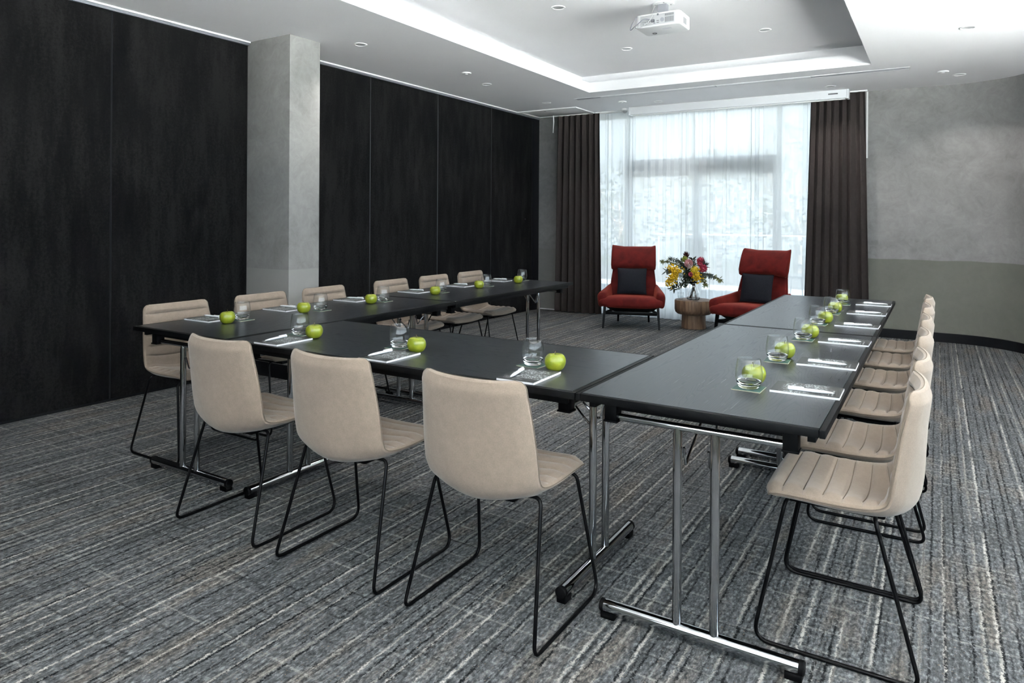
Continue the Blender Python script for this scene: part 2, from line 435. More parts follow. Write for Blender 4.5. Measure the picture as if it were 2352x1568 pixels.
# ------------------------------------------------------------------ mesh helpers
class MB:
    def __init__(s):
        s.v, s.f = [], []
    def add(s, v, f):
        b = len(s.v)
        s.v += [tuple(p) for p in v]
        s.f += [tuple(i + b for i in q) for q in f]
        return s
    def box(s, lo, hi, ch=0.0):
        x0, y0, z0 = lo; x1, y1, z1 = hi
        if ch <= 0:
            v = [(x, y, z) for z in (z0, z1) for y in (y0, y1) for x in (x0, x1)]
            return s.add(v, [(0, 2, 3, 1), (4, 5, 7, 6), (0, 1, 5, 4), (2, 6, 7, 3), (0, 4, 6, 2), (1, 3, 7, 5)])
        bm = bmesh.new()
        bmesh.ops.create_cube(bm, size=1.0)
        for q in bm.verts:
            q.co = Vector(((x0 + x1) / 2 + q.co.x * (x1 - x0), (y0 + y1) / 2 + q.co.y * (y1 - y0), (z0 + z1) / 2 + q.co.z * (z1 - z0)))
        bmesh.ops.bevel(bm, geom=list(bm.edges), offset=ch, segments=2, profile=0.6, affect='EDGES')
        return s.bm(bm)
    def bm(s, bm):
        bm.verts.index_update()
        s.add([tuple(q.co) for q in bm.verts], [[q.index for q in f.verts] for f in bm.faces])
        bm.free()
        return s
    def tube(s, path, r, n=8, cap=True):
        P = [Vector(p) for p in path]
        rr = r if isinstance(r, (list, tuple)) else [r] * len(P)
        T = []
        for i in range(len(P)):
            a = P[min(i + 1, len(P) - 1)] - P[max(i - 1, 0)]
            T.append(a.normalized())
        up = Vector((0, 0, 1)) if abs(T[0].z) < 0.9 else Vector((1, 0, 0))
        nrm = T[0].cross(up).normalized()
        v = []
        for i in range(len(P)):
            if i:
                ax = T[i - 1].cross(T[i])
                if ax.length > 1e-7:
                    nrm = Matrix.Rotation(T[i - 1].angle(T[i]), 3, ax.normalized()) @ nrm
            bn = T[i].cross(nrm).normalized()
            for k in range(n):
                a = 2 * PI * k / n
                v.append(P[i] + (nrm * math.cos(a) + bn * math.sin(a)) * rr[i])
        f = []
        for i in range(len(P) - 1):
            for k in range(n):
                f.append((i * n + k, i * n + (k + 1) % n, (i + 1) * n + (k + 1) % n, (i + 1) * n + k))
        if cap:
            f.append(tuple(reversed(range(n))))
            f.append(tuple((len(P) - 1) * n + k for k in range(n)))
        return s.add(v, f)
    def lathe(s, prof, n=24, c=(0, 0, 0), close=False):
        v, f, rows = [], [], []
        for (r, z) in prof:
            if r < 1e-6:
                rows.append([len(v)]); v.append((c[0], c[1], c[2] + z))
            else:
                rows.append(list(range(len(v), len(v) + n)))
                for k in range(n):
                    a = 2 * PI * k / n
                    v.append((c[0] + r * math.cos(a), c[1] + r * math.sin(a), c[2] + z))
        pairs = list(zip(rows, rows[1:]))
        if close:
            pairs.append((rows[-1], rows[0]))
        for A, B in pairs:
            for k in range(n):
                k2 = (k + 1) % n
                if len(A) == 1 and len(B) == 1:
                    continue
                if len(A) == 1:
                    f.append((A[0], B[k2], B[k]))
                elif len(B) == 1:
                    f.append((A[k], A[k2], B[0]))
                else:
                    f.append((A[k], A[k2], B[k2], B[k]))
        return s.add(v, f)
    def loft(s, secs, cap=True):
        n = len(secs[0])
        v = [p for q in secs for p in q]
        f = []
        for i in range(len(secs) - 1):
            for k in range(n):
                f.append((i * n + k, i * n + (k + 1) % n, (i + 1) * n + (k + 1) % n, (i + 1) * n + k))
        if cap:
            f.append(tuple(reversed(range(n))))
            f.append(tuple((len(secs) - 1) * n + k for k in range(n)))
        return s.add(v, f)
    def grid(s, rows, wrap=False):
        n = len(rows[0])
        v = [p for q in rows for p in q]
        f = []
        for i in range(len(rows) - 1):
            for k in range(n if wrap else n - 1):
                f.append((i * n + k, i * n + (k + 1) % n, (i + 1) * n + (k + 1) % n, (i + 1) * n + k))
        return s.add(v, f)
    def ico(s, c, r, sub=1, sc=(1, 1, 1)):
        bm = bmesh.new()
        bmesh.ops.create_icosphere(bm, subdivisions=sub, radius=1.0)
        for q in bm.verts:
            q.co = Vector((c[0] + q.co.x * r * sc[0], c[1] + q.co.y * r * sc[1], c[2] + q.co.z * r * sc[2]))
        return s.bm(bm)
    def mesh(s, name, mat, smooth=True, ang=40):
        me = bpy.data.meshes.new(name)
        me.from_pydata(s.v, [], s.f)
        me.materials.append(MT[mat] if isinstance(mat, str) else mat)
        bm = bmesh.new(); bm.from_mesh(me)
        bmesh.ops.recalc_face_normals(bm, faces=bm.faces)
        bm.to_mesh(me); bm.free()
        if smooth:
            me.shade_smooth()
            me.set_sharp_from_angle(angle=math.radians(ang))
        return me
    def build(s, name, mat, parent=None, smooth=True, ang=40, **kw):
        return link(name, s.mesh(name, mat, smooth, ang), parent, **kw)

def link(name, me, parent=None, loc=None, rot=None, label=None):
    o = bpy.data.objects.new(name, me)
    COL.objects.link(o)
    if parent is not None:
        o.parent = parent
    if loc is not None:
        o.location = loc
    if rot is not None:
        o.rotation_euler = rot
    if label:
        o['label'] = label
    return o
def thing(name, label, cat, loc=(0, 0, 0), rz=0.0, group=None, kind=None):
    o = bpy.data.objects.new(name, None)
    o.empty_display_size = 0.1
    COL.objects.link(o)
    o.location = loc; o.rotation_euler = (0, 0, rz)
    return tag(o, label, cat, group, kind)
def tag(o, label=None, cat=None, group=None, kind=None):
    if label: o['label'] = label
    if cat: o['category'] = cat
    if group: o['group'] = group
    if kind: o['kind'] = kind
    return o
def struct(o, label=None):
    o['kind'] = 'structure'
    if label: o['label'] = label
    return o
KIDS = {}
def dup(root, loc, rz, label=None):
    kids = KIDS.get(root.name)
    if kids is None:
        kids = KIDS[root.name] = [(c, [g for g in bpy.data.objects if g.parent == c]) for c in bpy.data.objects if c.parent == root]
    r = root.copy(); COL.objects.link(r)
    r.location = loc; r.rotation_euler = (0, 0, rz)
    if label: r['label'] = label
    for c, gs in kids:
        d = c.copy(); COL.objects.link(d); d.parent = r
        for g in gs:
            e = g.copy(); COL.objects.link(e); e.parent = d
    return r

def fillet(pts, rad, n=5):
    P = [Vector(p) for p in pts]
    R = rad if isinstance(rad, (list, tuple)) else [rad] * len(P)
    out = [P[0]]
    for i in range(1, len(P) - 1):
        a = (P[i - 1] - P[i]); b = (P[i + 1] - P[i])
        la, lb = a.length, b.length
        a.normalize(); b.normalize()
        ang = a.angle(b)
        d = min(R[i] / math.tan(ang / 2), la * 0.48, lb * 0.48)
        p0, p1 = P[i] + a * d, P[i] + b * d
        for k in range(n + 1):
            u = k / n
            out.append(p0 * (1 - u) ** 2 + P[i] * 2 * u * (1 - u) + p1 * u * u)
    out.append(P[-1])
    return out
def sellipse(c, rx, ry, ax, ay, e=2.6, n=24):
    out = []
    c = Vector(c); ax = Vector(ax); ay = Vector(ay)
    for k in range(n):
        a = 2 * PI * k / n
        ca, sa = math.cos(a), math.sin(a)
        out.append(c + ax * (rx * math.copysign(abs(ca) ** (2 / e), ca)) + ay * (ry * math.copysign(abs(sa) ** (2 / e), sa)))
    return out

# ------------------------------------------------------------------ the room
WX, BY, CZ = -3.98, 6.84, 2.79
RX, FY = 3.20, -3.6
TX0, TX1, TY0, TY1 = -2.47, 0.46, -0.60, 5.32
TZ, UZ, REC = 2.905, 3.02, 0.18

struct(MB().box((WX - 0.2, FY - 0.1, -0.06), (RX + 0.1, BY + 0.25, 0.0)).build('floor', 'carpet', smooth=False), 'striped blue-grey carpet with broken dark and cream lines')
# ceiling: lower ring, fascia, recess, raised field
cl = MB()
ZT = 3.25
cl.box((WX - 0.2, FY - 0.1, CZ), (TX0 - 0.02, BY + 0.2, CZ + 0.03))
cl.box((TX1 + 0.02, FY - 0.1, CZ), (RX + 0.15, BY + 0.2, CZ + 0.03))
cl.box((TX0 - 0.02, FY - 0.1, CZ), (TX1 + 0.02, TY0 - 0.02, CZ + 0.03))
cl.box((TX0 - 0.02, TY1 + 0.02, CZ), (TX1 + 0.02, BY + 0.2, CZ + 0.03))
ceil = struct(cl.build('ceiling', 'ceiling', smooth=False), 'white plasterboard ceiling with a raised rectangular tray')
fa = MB()
fa.box((TX0 - 0.02, TY0 - 0.02, CZ), (TX0, TY1 + 0.02, TZ)); fa.box((TX1, TY0 - 0.02, CZ), (TX1 + 0.02, TY1 + 0.02, TZ))
fa.box((TX0, TY0 - 0.02, CZ), (TX1, TY0, TZ)); fa.box((TX0, TY1, CZ), (TX1, TY1 + 0.02, TZ))
fa.build('tray_fascia', 'ceiling', ceil, smooth=False)
rc = MB()
x0, x1, y0, y1 = TX0 - REC, TX1 + REC, TY0 - REC, TY1 + REC
rc.box((x0, y0, UZ), (x1, y1, UZ + 0.03))
for a in (((x0 - 0.02, y0, CZ + 0.03), (x0, y1, UZ)), ((x1, y0, CZ + 0.03), (x1 + 0.02, y1, UZ)), ((x0, y0 - 0.02, CZ + 0.03), (x1, y0, UZ)), ((x0, y1, CZ + 0.03), (x1, y1 + 0.02, UZ))):
    rc.box(*a)
rc.build('tray_field', 'ceiling', ceil, smooth=False)

# ---- left partition wall
wl = struct(MB().box((WX - 0.2, FY, 0), (WX - 0.06, BY + 0.2, CZ)).build('wall_left', 'black_trim', smooth=False), 'dark operable partition wall of tall fabric panels')
edges = [-3.6, -2.74, -1.607, -0.475, 0.657, 1.79, 2.145, 3.281, 4.411, 5.55, 6.62]
for a, b in zip(edges, edges[1:]):
    if abs(a - 1.79) < 1e-6:
        continue
    p = MB().box((WX - 0.06, a + 0.007, 0.018), (WX, b - 0.007, CZ - 0.03), 0.003).build('panel', 'cloth_dark', wl)
    for yy in (a + 0.004, b - 0.004):
        MB().box((WX - 0.055, yy - 0.0028, 0.018), (WX - 0.002, yy + 0.0028, CZ - 0.03)).build('panel_edge', 'dark_metal' if a > 2.0 else 'black_trim', p, smooth=False)
MB().box((WX - 0.06, 6.627, 0.0), (WX + 0.012, 6.80, CZ - 0.03), 0.003).build('jamb', 'black_trim', wl)
MB().box((WX - 0.06, FY, 0.0), (WX - 0.006, 6.62, 0.018)).build('floor_seal', 'black_trim', wl, smooth=False)
for yy in (6.55,):
    lk = MB().lathe([(0, 0), (0.012, 0), (0.012, 0.006), (0, 0.006)], 12)
    lk.build('lock', 'dark_metal', wl, loc=(WX, 6.42, 1.31), rot=(0, PI / 2, 0))
tk = struct(MB().box((WX - 0.05, FY, CZ - 0.030), (WX + 0.018, 1.79, CZ - 0.012)).box((WX - 0.05, 2.11, CZ - 0.030), (WX + 0.018, 6.80, CZ - 0.012)).build('trim_1', 'alu', smooth=False), 'aluminium track along the top of the partition')
MB().box((WX - 0.05, FY, CZ - 0.012), (WX + 0.035, 1.79, CZ)).box((WX - 0.05, 2.11, CZ - 0.012), (WX + 0.035, 6.80, CZ)).build('track_lip', 'white', tk, smooth=False)

# ---- column
cm = struct(MB().box((WX - 0.06, 1.79, 0), (-3.46, 2.11, CZ), 0.003).build('wall_column', 'plaster_col', ang=20), 'square plastered column standing proud of the dark partition')
bb = struct(MB().box((WX, 1.776, 0), (-3.446, 1.79, 0.115), 0.002).box((-3.46, 1.776, 0), (-3.446, 2.124, 0.115), 0.002).box((WX, 2.11, 0), (-3.446, 2.124, 0.115), 0.002).build('baseboard_column', 'black_trim'), 'black skirting around the column foot')

# ---- back wall around the terrace window
WO0, WO1, WOT = -3.20, 0.02, 2.775
wb = MB()
wb.box((WX - 0.1, BY, 0), (WO0, BY + 0.2, CZ))
wb.box((WO0, BY, WOT), (WO1, BY + 0.2, CZ))
struct(wb.build('wall_back', 'plaster_back', smooth=False), 'grey plastered wall left of the terrace window')
# right part of the back wall turns through a curve into the right wall
def wall_path(off=0.0):
    pts = [(WO1, BY - off), (1.15, BY - off)]
    R = 0.70 - off
    for k in range(1, 15):
        a = math.radians(60) * k / 14
        pts.append((1.15 + R * math.sin(a), 6.14 + R * math.cos(a)))
    x_, y_ = pts[-1]
    d = (RX - off - x_) / 0.5
    pts.append((RX - off, y_ - d * 0.866))
    return pts
def wall_strip(off0, off1, z0, z1):
    A, B = wall_path(off0), wall_path(off1)
    secs = [[(a[0], a[1], z0), (b[0], b[1], z0), (b[0], b[1], z1), (a[0], a[1], z1)] for a, b in zip(A, B)]
    return MB().loft(secs)
struct(wall_strip(0.0, -0.15, 0, CZ).build('wall_right', 'plaster_right', ang=50), 'grey two-tone plaster wall curving at the corner')
struct(wall_strip(0.014, 0.0, 0, 0.10).build('baseboard_right', 'black_trim', ang=50), 'black skirting following the curved wall')
struct(MB().box((0.300, BY - 0.004, 2.03), (0.318, BY, CZ), 0.002).build('trim_2', 'white'), 'narrow white strip beside the right drape')
struct(MB().box((WX + 0.02, BY - 0.010, 0), (WO0, BY, 0.012)).build('baseboard_back', 'paper', smooth=False), 'thin pale bead at the foot of the back wall')

# ---- window helper: mullioned glazing
def window(name, label, y=None, x=None, span=(0, 1), z0=0.04, z1=2.72, uprights=(), transoms_=(), only=None, th=0.06, pane='pane_clear', mat='frame_grey'):
    o = struct(thing(name, label, None), label)
    def bx(a0, a1, zz0, zz1, d0, d1):
        m = MB()
        if y is not None:
            m.box((a0, y + d0, zz0), (a1, y + d1, zz1), 0.004)
        else:
            m.box((x + d0, a0, zz0), (x + d1, a1, zz1), 0.004)
        return m
    ups = sorted([span[0] + th / 2, span[1] - th / 2] + list(uprights))
    for u in ups:
        bx(u - th / 2, u + th / 2, z0, z1, -0.04, 0.04).build('mullion', mat, o)
    for a, b in zip(ups, ups[1:]):
        transoms = [q for q in transoms_ if only is None or only[0] < (a + b) / 2 < only[1]]
        zs = [z0 + th / 2] + [zz for (zz, hh) in transoms] + [z1 - th / 2]
        hs = [th] + [hh for (zz, hh) in transoms] + [th]
        for zz, hh in zip(zs, hs):
            bx(a + th / 2, b - th / 2, zz - hh / 2, zz + hh / 2, -0.035, 0.035).build('rail', mat, o)
        for i in range(len(zs) - 1):
            bx(a + th / 2, b - th / 2, zs[i] + hs[i] / 2, zs[i + 1] - hs[i + 1] / 2, -0.004, 0.004).build('pane', pane, o)
    return o
window('window_1', 'tall terrace window with glazed double doors behind sheer curtain', y=7.00, span=(WO0, WO1), z0=0.0, z1=WOT, uprights=(-2.67, -0.67), transoms_=((2.05, 0.165),), only=(-2.67, -0.67), th=0.055, pane='pane_tint')
# double door leaves under the transom
for i, (a, b, hx) in enumerate(((-2.63, -1.69, -1.77), (-1.67, -0.71, -1.59))):
    d = struct(thing('door_%d' % (i + 1), 'x', None), ('left' if i == 0 else 'right') + ' glazed terrace door leaf behind the sheer curtain')
    m = MB()
    for q in (((a, 6.975, 0.03), (a + 0.03, 7.025, 1.96)), ((b - 0.03, 6.975, 0.03), (b, 7.025, 1.96)), ((a + 0.03, 6.975, 0.03), (b - 0.03, 7.025, 0.12)), ((a + 0.03, 6.975, 1.90), (b - 0.03, 7.025, 1.96))):
        m.box(*q)
    m.build('door_frame', 'frame_grey', d, smooth=False)
    hp = fillet([(hx, 6.975, 0.70), (hx, 6.915, 0.70), (hx, 6.915, 1.06), (hx, 6.975, 1.06)], 0.03)
    MB().tube(hp, 0.012).build('handle', 'frame_grey', d)
# unseen glazing added for light, along the right side and behind the camera
window('window_added_side', 'unseen run of glazing added for light along the right side wall', x=RX + 0.08, span=(-3.4, 3.90), z0=0.95, z1=CZ, uprights=(-1.94, -0.48, 0.98, 2.44), th=0.05)
window('window_added_rear', 'unseen run of glazing added for light behind the camera', y=FY - 0.06, span=(-1.00, 3.10), z0=0.95, z1=CZ, uprights=(0.37, 1.73), th=0.05)
struct(MB().box((WX - 0.2, FY - 0.1, 0), (-1.00, FY, CZ)).box((-1.00, FY - 0.1, 0), (3.10, FY, 0.95)).box((3.10, FY - 0.1, 0), (RX + 0.15, FY, CZ)).build('wall_front', 'plaster_right', smooth=False), 'wall behind the camera')
struct(MB().box((RX, FY, 0), (RX + 0.15, -3.4, CZ)).box((RX, -3.4, 0), (RX + 0.15, 3.95, 0.95)).build('wall_sill', 'plaster_right', smooth=False), 'right side wall, its sill raised to keep light off the chairs')  # sill height shaped to keep ground light off the chairs

# ------------------------------------------------------------------ outside
# storey added out of view to shade the glazing and the near terrace
struct(MB().box((-9.0, -6.2, 3.28), (5.70, 7.6, 7.2)).build('wall_sun_block', 'plaster_right', smooth=False), 'unseen upper storey added above the room to block the sun')
struct(MB().box((-30, BY + 0.26, -0.35), (30, 13.2, -0.10)).build('terrace_floor', 'terrace', smooth=False), 'terrace paving outside the window, tinted blue-grey as shade')
struct(MB().box((-30, 13.2, -0.35), (30, 18.0, -0.10)).build('terrace_edge_paving', 'terrace_edge', smooth=False), 'sunlit paving at the far edge of the terrace, toned down')
struct(MB().box((-60, 18.0, -3.0), (60, 70, -2.6)).build('ground_garden', 'grass', smooth=False), 'lawn beyond the terrace')
struct(MB().box((RX + 0.16, -14, -0.35), (5.6, 6.9, -0.10)).build('ground_bounce_bed', 'bounce_bed', smooth=False), 'pale ground added outside the side glazing to bounce light up')
struct(MB().box((5.6, -14, -0.35), (26, 6.9, -0.10)).build('ground_side', 'bounce_paving', smooth=False), 'pale ground farther out, added to bounce light in at the side')
struct(MB().box((-14, -14, -0.35), (RX + 0.16, FY - 0.12, -0.10)).build('ground_rear', 'bounce_paving', smooth=False), 'pale ground added behind the room to bounce light in')
rl = thing('balustrade', 'terrace balustrade of glass panels under a thin metal rail', 'railing', (-6, 17.6, -0.10))
for k in range(13):
    MB().box((k * 1.5 - 0.02, -0.02, 0), (k * 1.5 + 0.02, 0.02, 0.98)).build('post', 'frame_grey', rl, smooth=False)
    if k < 12:
        MB().box((k * 1.5 + 0.05, -0.006, 0.08), (k * 1.5 + 1.45, 0.006, 0.92)).build('glass_panel', 'pane_clear', rl, smooth=False)
MB().box((-0.1, -0.04, 0.98), (18.1, 0.04, 1.03), 0.01).build('top_rail', 'frame_grey', rl)

def wire_chair(loc, rz, label):
    o = thing('garden_chair', label, 'chair', loc, rz, 'wire chairs on the terrace')
    s = MB()
    for k in range(9):
        xx = -0.2 + 0.05 * k
        s.tube([(xx, 0.2, 0.45), (xx, -0.2, 0.44)], 0.004, 5)
    s.tube([(-0.21, -0.2, 0.44), (0.21, -0.2, 0.44), (0.21, 0.21, 0.45), (-0.21, 0.21, 0.45), (-0.21, -0.2, 0.44)], 0.008, 6)
    s.build('seat', 'wire', o)
    b = MB()
    b.tube(fillet([(-0.21, -0.2, 0.44), (-0.2, -0.28, 0.86), (0.2, -0.28, 0.86), (0.21, -0.2, 0.44)], 0.12), 0.009, 6)
    for k in range(5):
        xx = -0.14 + 0.07 * k
        b.tube([(xx, -0.2, 0.45), (xx, -0.28, 0.85)], 0.004, 5)
    b.build('backrest', 'wire', o)
    for sx_ in (-1, 1):
        for sy_ in (-1, 1):
            MB().tube([(sx_ * 0.19, sy_ * 0.18, 0.44), (sx_ * 0.23, sy_ * 0.24, 0)], 0.009, 6).build('leg', 'wire', o)
wire_chair((-1.05, 10.6, -0.10), 2.2, 'wire garden chair on the terrace between the stump table and right red armchair')
wire_chair((0.12, 10.9, -0.10), 0.6, 'wire garden chair on the terrace beside the right brown drape')
o = thing('garden_table', 'round wire garden table on the terrace behind the right red armchair', 'table', (-0.50, 11.3, -0.10))
MB().lathe([(0, 0.70), (0.36, 0.70), (0.37, 0.71), (0.36, 0.72), (0, 0.72)], 24).build('table_top', 'wire', o)
MB().tube([(0, 0, 0.70), (0, 0, 0.05)], 0.02).build('pedestal', 'wire', o)
for k in range(3):
    a = k * 2 * PI / 3
    MB().tube([(0, 0, 0.10), (0.30 * math.cos(a), 0.30 * math.sin(a), 0.012)], 0.011, 6).build('leg', 'wire', o)

def tree(loc, h, r, seed, label):
    rnd = random.Random(seed)
    o = thing('tree', label, 'tree', loc, 0, 'trees beyond the terrace')
    tk_ = MB().tube([(0, 0, 0), (0.06, 0.03, h * 0.4), (-0.05, 0, h * 0.75)], [0.16, 0.11, 0.05], 8)
    for k in range(6):
        a = rnd.random() * 6.28
        tk_.tube([(0, 0, h * (0.35 + 0.06 * k)), (r * 0.6 * math.cos(a), r * 0.6 * math.sin(a), h * (0.55 + 0.06 * k))], [0.05, 0.015], 6)
    tk_.build('trunk', 'bark', o)
    fo = MB()
    for k in range(1100):
        while True:
            p = Vector((rnd.uniform(-1, 1), rnd.uniform(-1, 1), rnd.uniform(-1, 1)))
            if 0.25 < p.length < 1:
                break
        c = Vector((p.x * r, p.y * r, h * 0.66 + p.z * h * 0.36))
        a = Vector((rnd.uniform(-1, 1), rnd.uniform(-1, 1), rnd.uniform(-1, 1))).normalized()
        b = a.orthogonal().normalized()
        q = rnd.uniform(0.07, 0.13)
        fo.add([c + a * q, c + b * q * 0.5, c - a * q, c - b * q * 0.5], [(0, 1, 2, 3)])
    fo.build('foliage', 'foliage', o, smooth=False)
tree((-9.5, 23, -2.6), 6.2, 2.0, 1, 'pale green tree outside behind the left red armchair')
tree((-6.3, 25, -2.6), 6.6, 2.1, 2, 'pale green tree outside above the flower arrangement')
tree((-2.9, 22, -2.6), 7.2, 2.2, 3, 'tall pale green tree outside above the right red armchair')
tree((1.9, 25, -2.6), 6.6, 2.1, 4, 'pale green tree outside beside the right brown drape')

# ------------------------------------------------------------------ curtains
def curtain(name, mat, x0, x1, y, z0, z1, n, amp, seed, label, cat, flare=0.0, lean=(0, 0), group=None, fold=0.0):
    rnd = random.Random(seed)
    ph = [rnd.uniform(-1.8, 1.8) if fold else rnd.uniform(-0.9, 0.9) for _ in range(n + 3)]
    am = [rnd.uniform(0.25 if fold else 0.55, 1.35 if fold else 1.15) for _ in range(n + 3)]
    cols = n * 12
    rows = []
    zs = [z0, z0 + 0.04, z0 + 0.3, z0 + 0.8, z0 + 1.4, z0 + 2.0, z1 - 0.25, z1]
    for z in zs:
        h = (z - z0) / (z1 - z0)
        row = []
        for k in range(cols + 1):
            u = k / cols
            q = u * n
            i = int(q)
            fr = q - i
            pp = ph[i] * (1 - fr) + ph[i + 1] * fr
            aa = am[i] * (1 - fr) + am[i + 1] * fr
            A = amp * aa * (1.0 - 0.45 * h) * (0.6 if z > z1 - 0.1 else 1)
            sv = math.sin(2 * PI * q + pp * (1.1 - 0.3 * h))
            yv = y - A * math.copysign(abs(sv) ** 0.8, sv) - flare * (1 - h)
            xx0 = x0 + lean[0] * (1 - h); xx1 = x1 + lean[1] * (1 - h)
            xv = xx0 + (xx1 - xx0) * u + (0.25 * A if not fold else fold * aa) * math.sin(4 * PI * q + pp)
            row.append((xv, yv, z))
        rows.append(row)
    o = MB().grid(rows).build(name, mat, None, ang=180)
    return tag(o, label, cat, group)
curtain('drape', 'drape', -3.62, -2.97, 6.715, 0.012, 2.775, 7, 0.045, 3, 'dark brown full-length drape left of the window', 'curtain', 0.015, (-0.03, 0.06), 'brown drapes at the terrace window')
curtain('drape', 'drape', -0.27, 0.295, 6.715, 0.012, 2.775, 7, 0.045, 5, 'dark brown full-length drape right of the window', 'curtain', 0.015, (-0.07, 0.06), 'brown drapes at the terrace window')
curtain('sheer_curtain', 'sheer', -3.12, -1.66, 6.818, 0.010, 2.775, 14, 0.024, 8, 'white sheer curtain over the left half of the window', 'curtain', 0, (0, 0.0), 'sheer curtains', 0.012)
curtain('sheer_curtain', 'sheer', -1.72, -0.10, 6.872, 0.010, 2.775, 16, 0.020, 9, 'white sheer curtain over the right half of the window', 'curtain', 0, (0.0, 0), 'sheer curtains', 0.012)
o = thing('curtain_track', 'white curtain track along the ceiling above the window', 'curtain track', (0, 0, CZ))
MB().box((-3.03, 6.70, -0.016), (0.32, 6.73, 0), 0.003).build('drape_rail', 'white', o)
MB().box((-3.03, 6.80, -0.016), (-0.02, 6.83, 0), 0.003).build('sheer_rail', 'white', o)
o = thing('pull_wand', 'white pull wand hanging beside the left brown drape', 'wand', (-3.66, 6.66, 2.60))
MB().tube([(0, 0, 0.17), (0.004, 0, 0.10), (-0.004, 0, -0.06)], [0.006, 0.008, 0.005], 8).build('wand', 'white', o)
MB().lathe([(0, 0.165), (0.008, 0.165), (0.008, 0.19), (0, 0.19)], 10).build('clip', 'white', o)

# ------------------------------------------------------------------ ceiling fittings
o = thing('projection_screen', 'white motorised projection screen housing above the window', 'screen', (-1.165, 6.60, CZ))
hw_ = 1.30
MB().box((-hw_, -0.055, -0.098), (hw_, 0.055, 0), 0.006).build('housing', 'offwhite', o)
for s_ in (-1, 1):
    MB().box((s_ * hw_ - 0.012, -0.060, -0.104), (s_ * hw_ + 0.012, 0.060, 0), 0.004).build('end_cap', 'offwhite', o)
MB().box((-hw_ + 0.03, -0.02, -0.108), (hw_ - 0.03, 0.02, -0.098), 0.002).build('bottom_bar', 'white', o)
MB().box((hw_ - 0.20, -0.0575, -0.050), (hw_ - 0.10, -0.055, -0.036)).build('name_plate', 'vent', o, smooth=False)

o = thing('air_grille', 'long slot air diffuser across the ceiling before the window', 'air vent', (-1.02, 5.66, CZ))
L_ = 1.79
MB().box((-L_, -0.055, -0.004), (L_, -0.042, 0.0)).box((-L_, 0.042, -0.004), (L_, 0.055, 0.0)).box((-L_, -0.042, -0.004), (-L_ + 0.012, 0.042, 0)).box((L_ - 0.012, -0.042, -0.004), (L_, 0.042, 0)).build('frame', 'slot_light', o, smooth=False)
MB().box((-L_ + 0.012, -0.042, -0.0012), (L_ - 0.012, 0.042, 0.0)).build('backing', 'vent', o, smooth=False)
for yy in (-0.028, -0.014, 0.0, 0.014, 0.028):
    MB().box((-L_ + 0.012, yy - 0.003, -0.004), (L_ - 0.012, yy + 0.003, -0.0012)).build('blade', 'slot', o, smooth=False)
for a, b in ((-1.45, -0.08), (-0.06, 0.90)):
    MB().box((a, -0.041, -0.0055), (b, 0.041, -0.0032)).build('blank_plate', 'slot_light', o, smooth=False)

o = thing('access_panel', 'square white ceiling access panel beside the dark partition', 'ceiling panel', (-3.52, 6.45, CZ))
MB().box((-0.44, -0.31, -0.014), (-0.39, 0.31, 0)).box((0.42, -0.31, -0.014), (0.47, 0.31, 0)).box((-0.39, -0.31, -0.014), (0.42, -0.26, 0)).box((-0.39, 0.26, -0.014), (0.42, 0.31, 0)).build('frame', 'white', o, smooth=False)
MB().box((-0.375, -0.245, -0.008), (0.405, 0.245, 0), 0.002).build('hatch', 'ceiling', o)
MB().box((-0.05, -0.235, -0.011), (-0.03, -0.215, -0.008)).build('catch', 'slot', o, smooth=False)

LAMP_W = 2.3
def downlight(loc, label, r=0.058):
    o = thing('downlight', label, 'light', loc, 0, 'recessed ceiling downlights')
    MB().lathe([(r * 0.74, -0.001), (r * 0.80, -0.006), (r * 0.95, -0.005), (r, 0.0)], 28).build('trim_ring', 'white', o)
    MB().lathe([(0, -0.0005), (r * 0.5, -0.0012), (r * 0.76, -0.002)], 28).build('lens', 'lens_grey', o)
    l = bpy.data.lights.new('lamp', 'AREA')
    l.shape = 'DISK'; l.size = r * 1.4; l.energy = LAMP_W; l.spread = math.radians(105)
    l.color = (1.0, 0.965, 0.92)
    lo = bpy.data.objects.new('lamp', l); COL.objects.link(lo); lo.parent = o; lo.location = (0, 0, -0.008)
DL = [((-1.62, 2.93, UZ), 'recessed downlight in the raised ceiling left of the projector'),
      ((-1.66, 4.47, UZ), 'recessed downlight in the raised ceiling between projector and window'),
      ((-0.33, 4.45, UZ), 'recessed downlight in the raised ceiling right of the projector'),
      ((-3.20, 2.32, CZ), 'recessed downlight just beyond the column top'),
      ((-3.23, 4.30, CZ), 'recessed downlight halfway along the left ceiling strip'),
      ((-3.24, 5.69, CZ), 'recessed downlight beside the ceiling access panel'),
      ((-1.98, 6.30, CZ), 'recessed downlight above the left half of the screen housing'),
      ((-0.01, 6.29, CZ), 'recessed downlight above the right end of the screen housing'),
      ((1.19, 4.29, CZ), 'recessed downlight nearest the camera in the right ceiling strip'),
      ((1.18, 6.26, CZ), 'recessed downlight near the curved wall corner'),
      ((-0.33, 2.93, UZ), 'recessed downlight in the raised ceiling just out of view beside the projector'),  # this and the rest are out of view, added for light from above
      ((-1.66, 1.35, UZ), 'unseen recessed downlight in the raised ceiling above the left front chair'),
      ((-0.33, 1.35, UZ), 'unseen recessed downlight in the raised ceiling above the right front chair'),
      ((-3.20, 0.30, CZ), 'unseen recessed downlight in the left ceiling strip nearest the camera'),
      ((1.19, 2.30, CZ), 'unseen recessed downlight in the right ceiling strip above the right-hand chairs'),
      ((1.19, 0.30, CZ), 'unseen recessed downlight in the right ceiling strip above the camera side'),
      ((-1.50, -1.60, CZ), 'unseen recessed downlight behind the camera on the left'),
      ((0.60, -1.60, CZ), 'unseen recessed downlight behind the camera on the right')]
for p, l in DL:
    downlight(p, l)
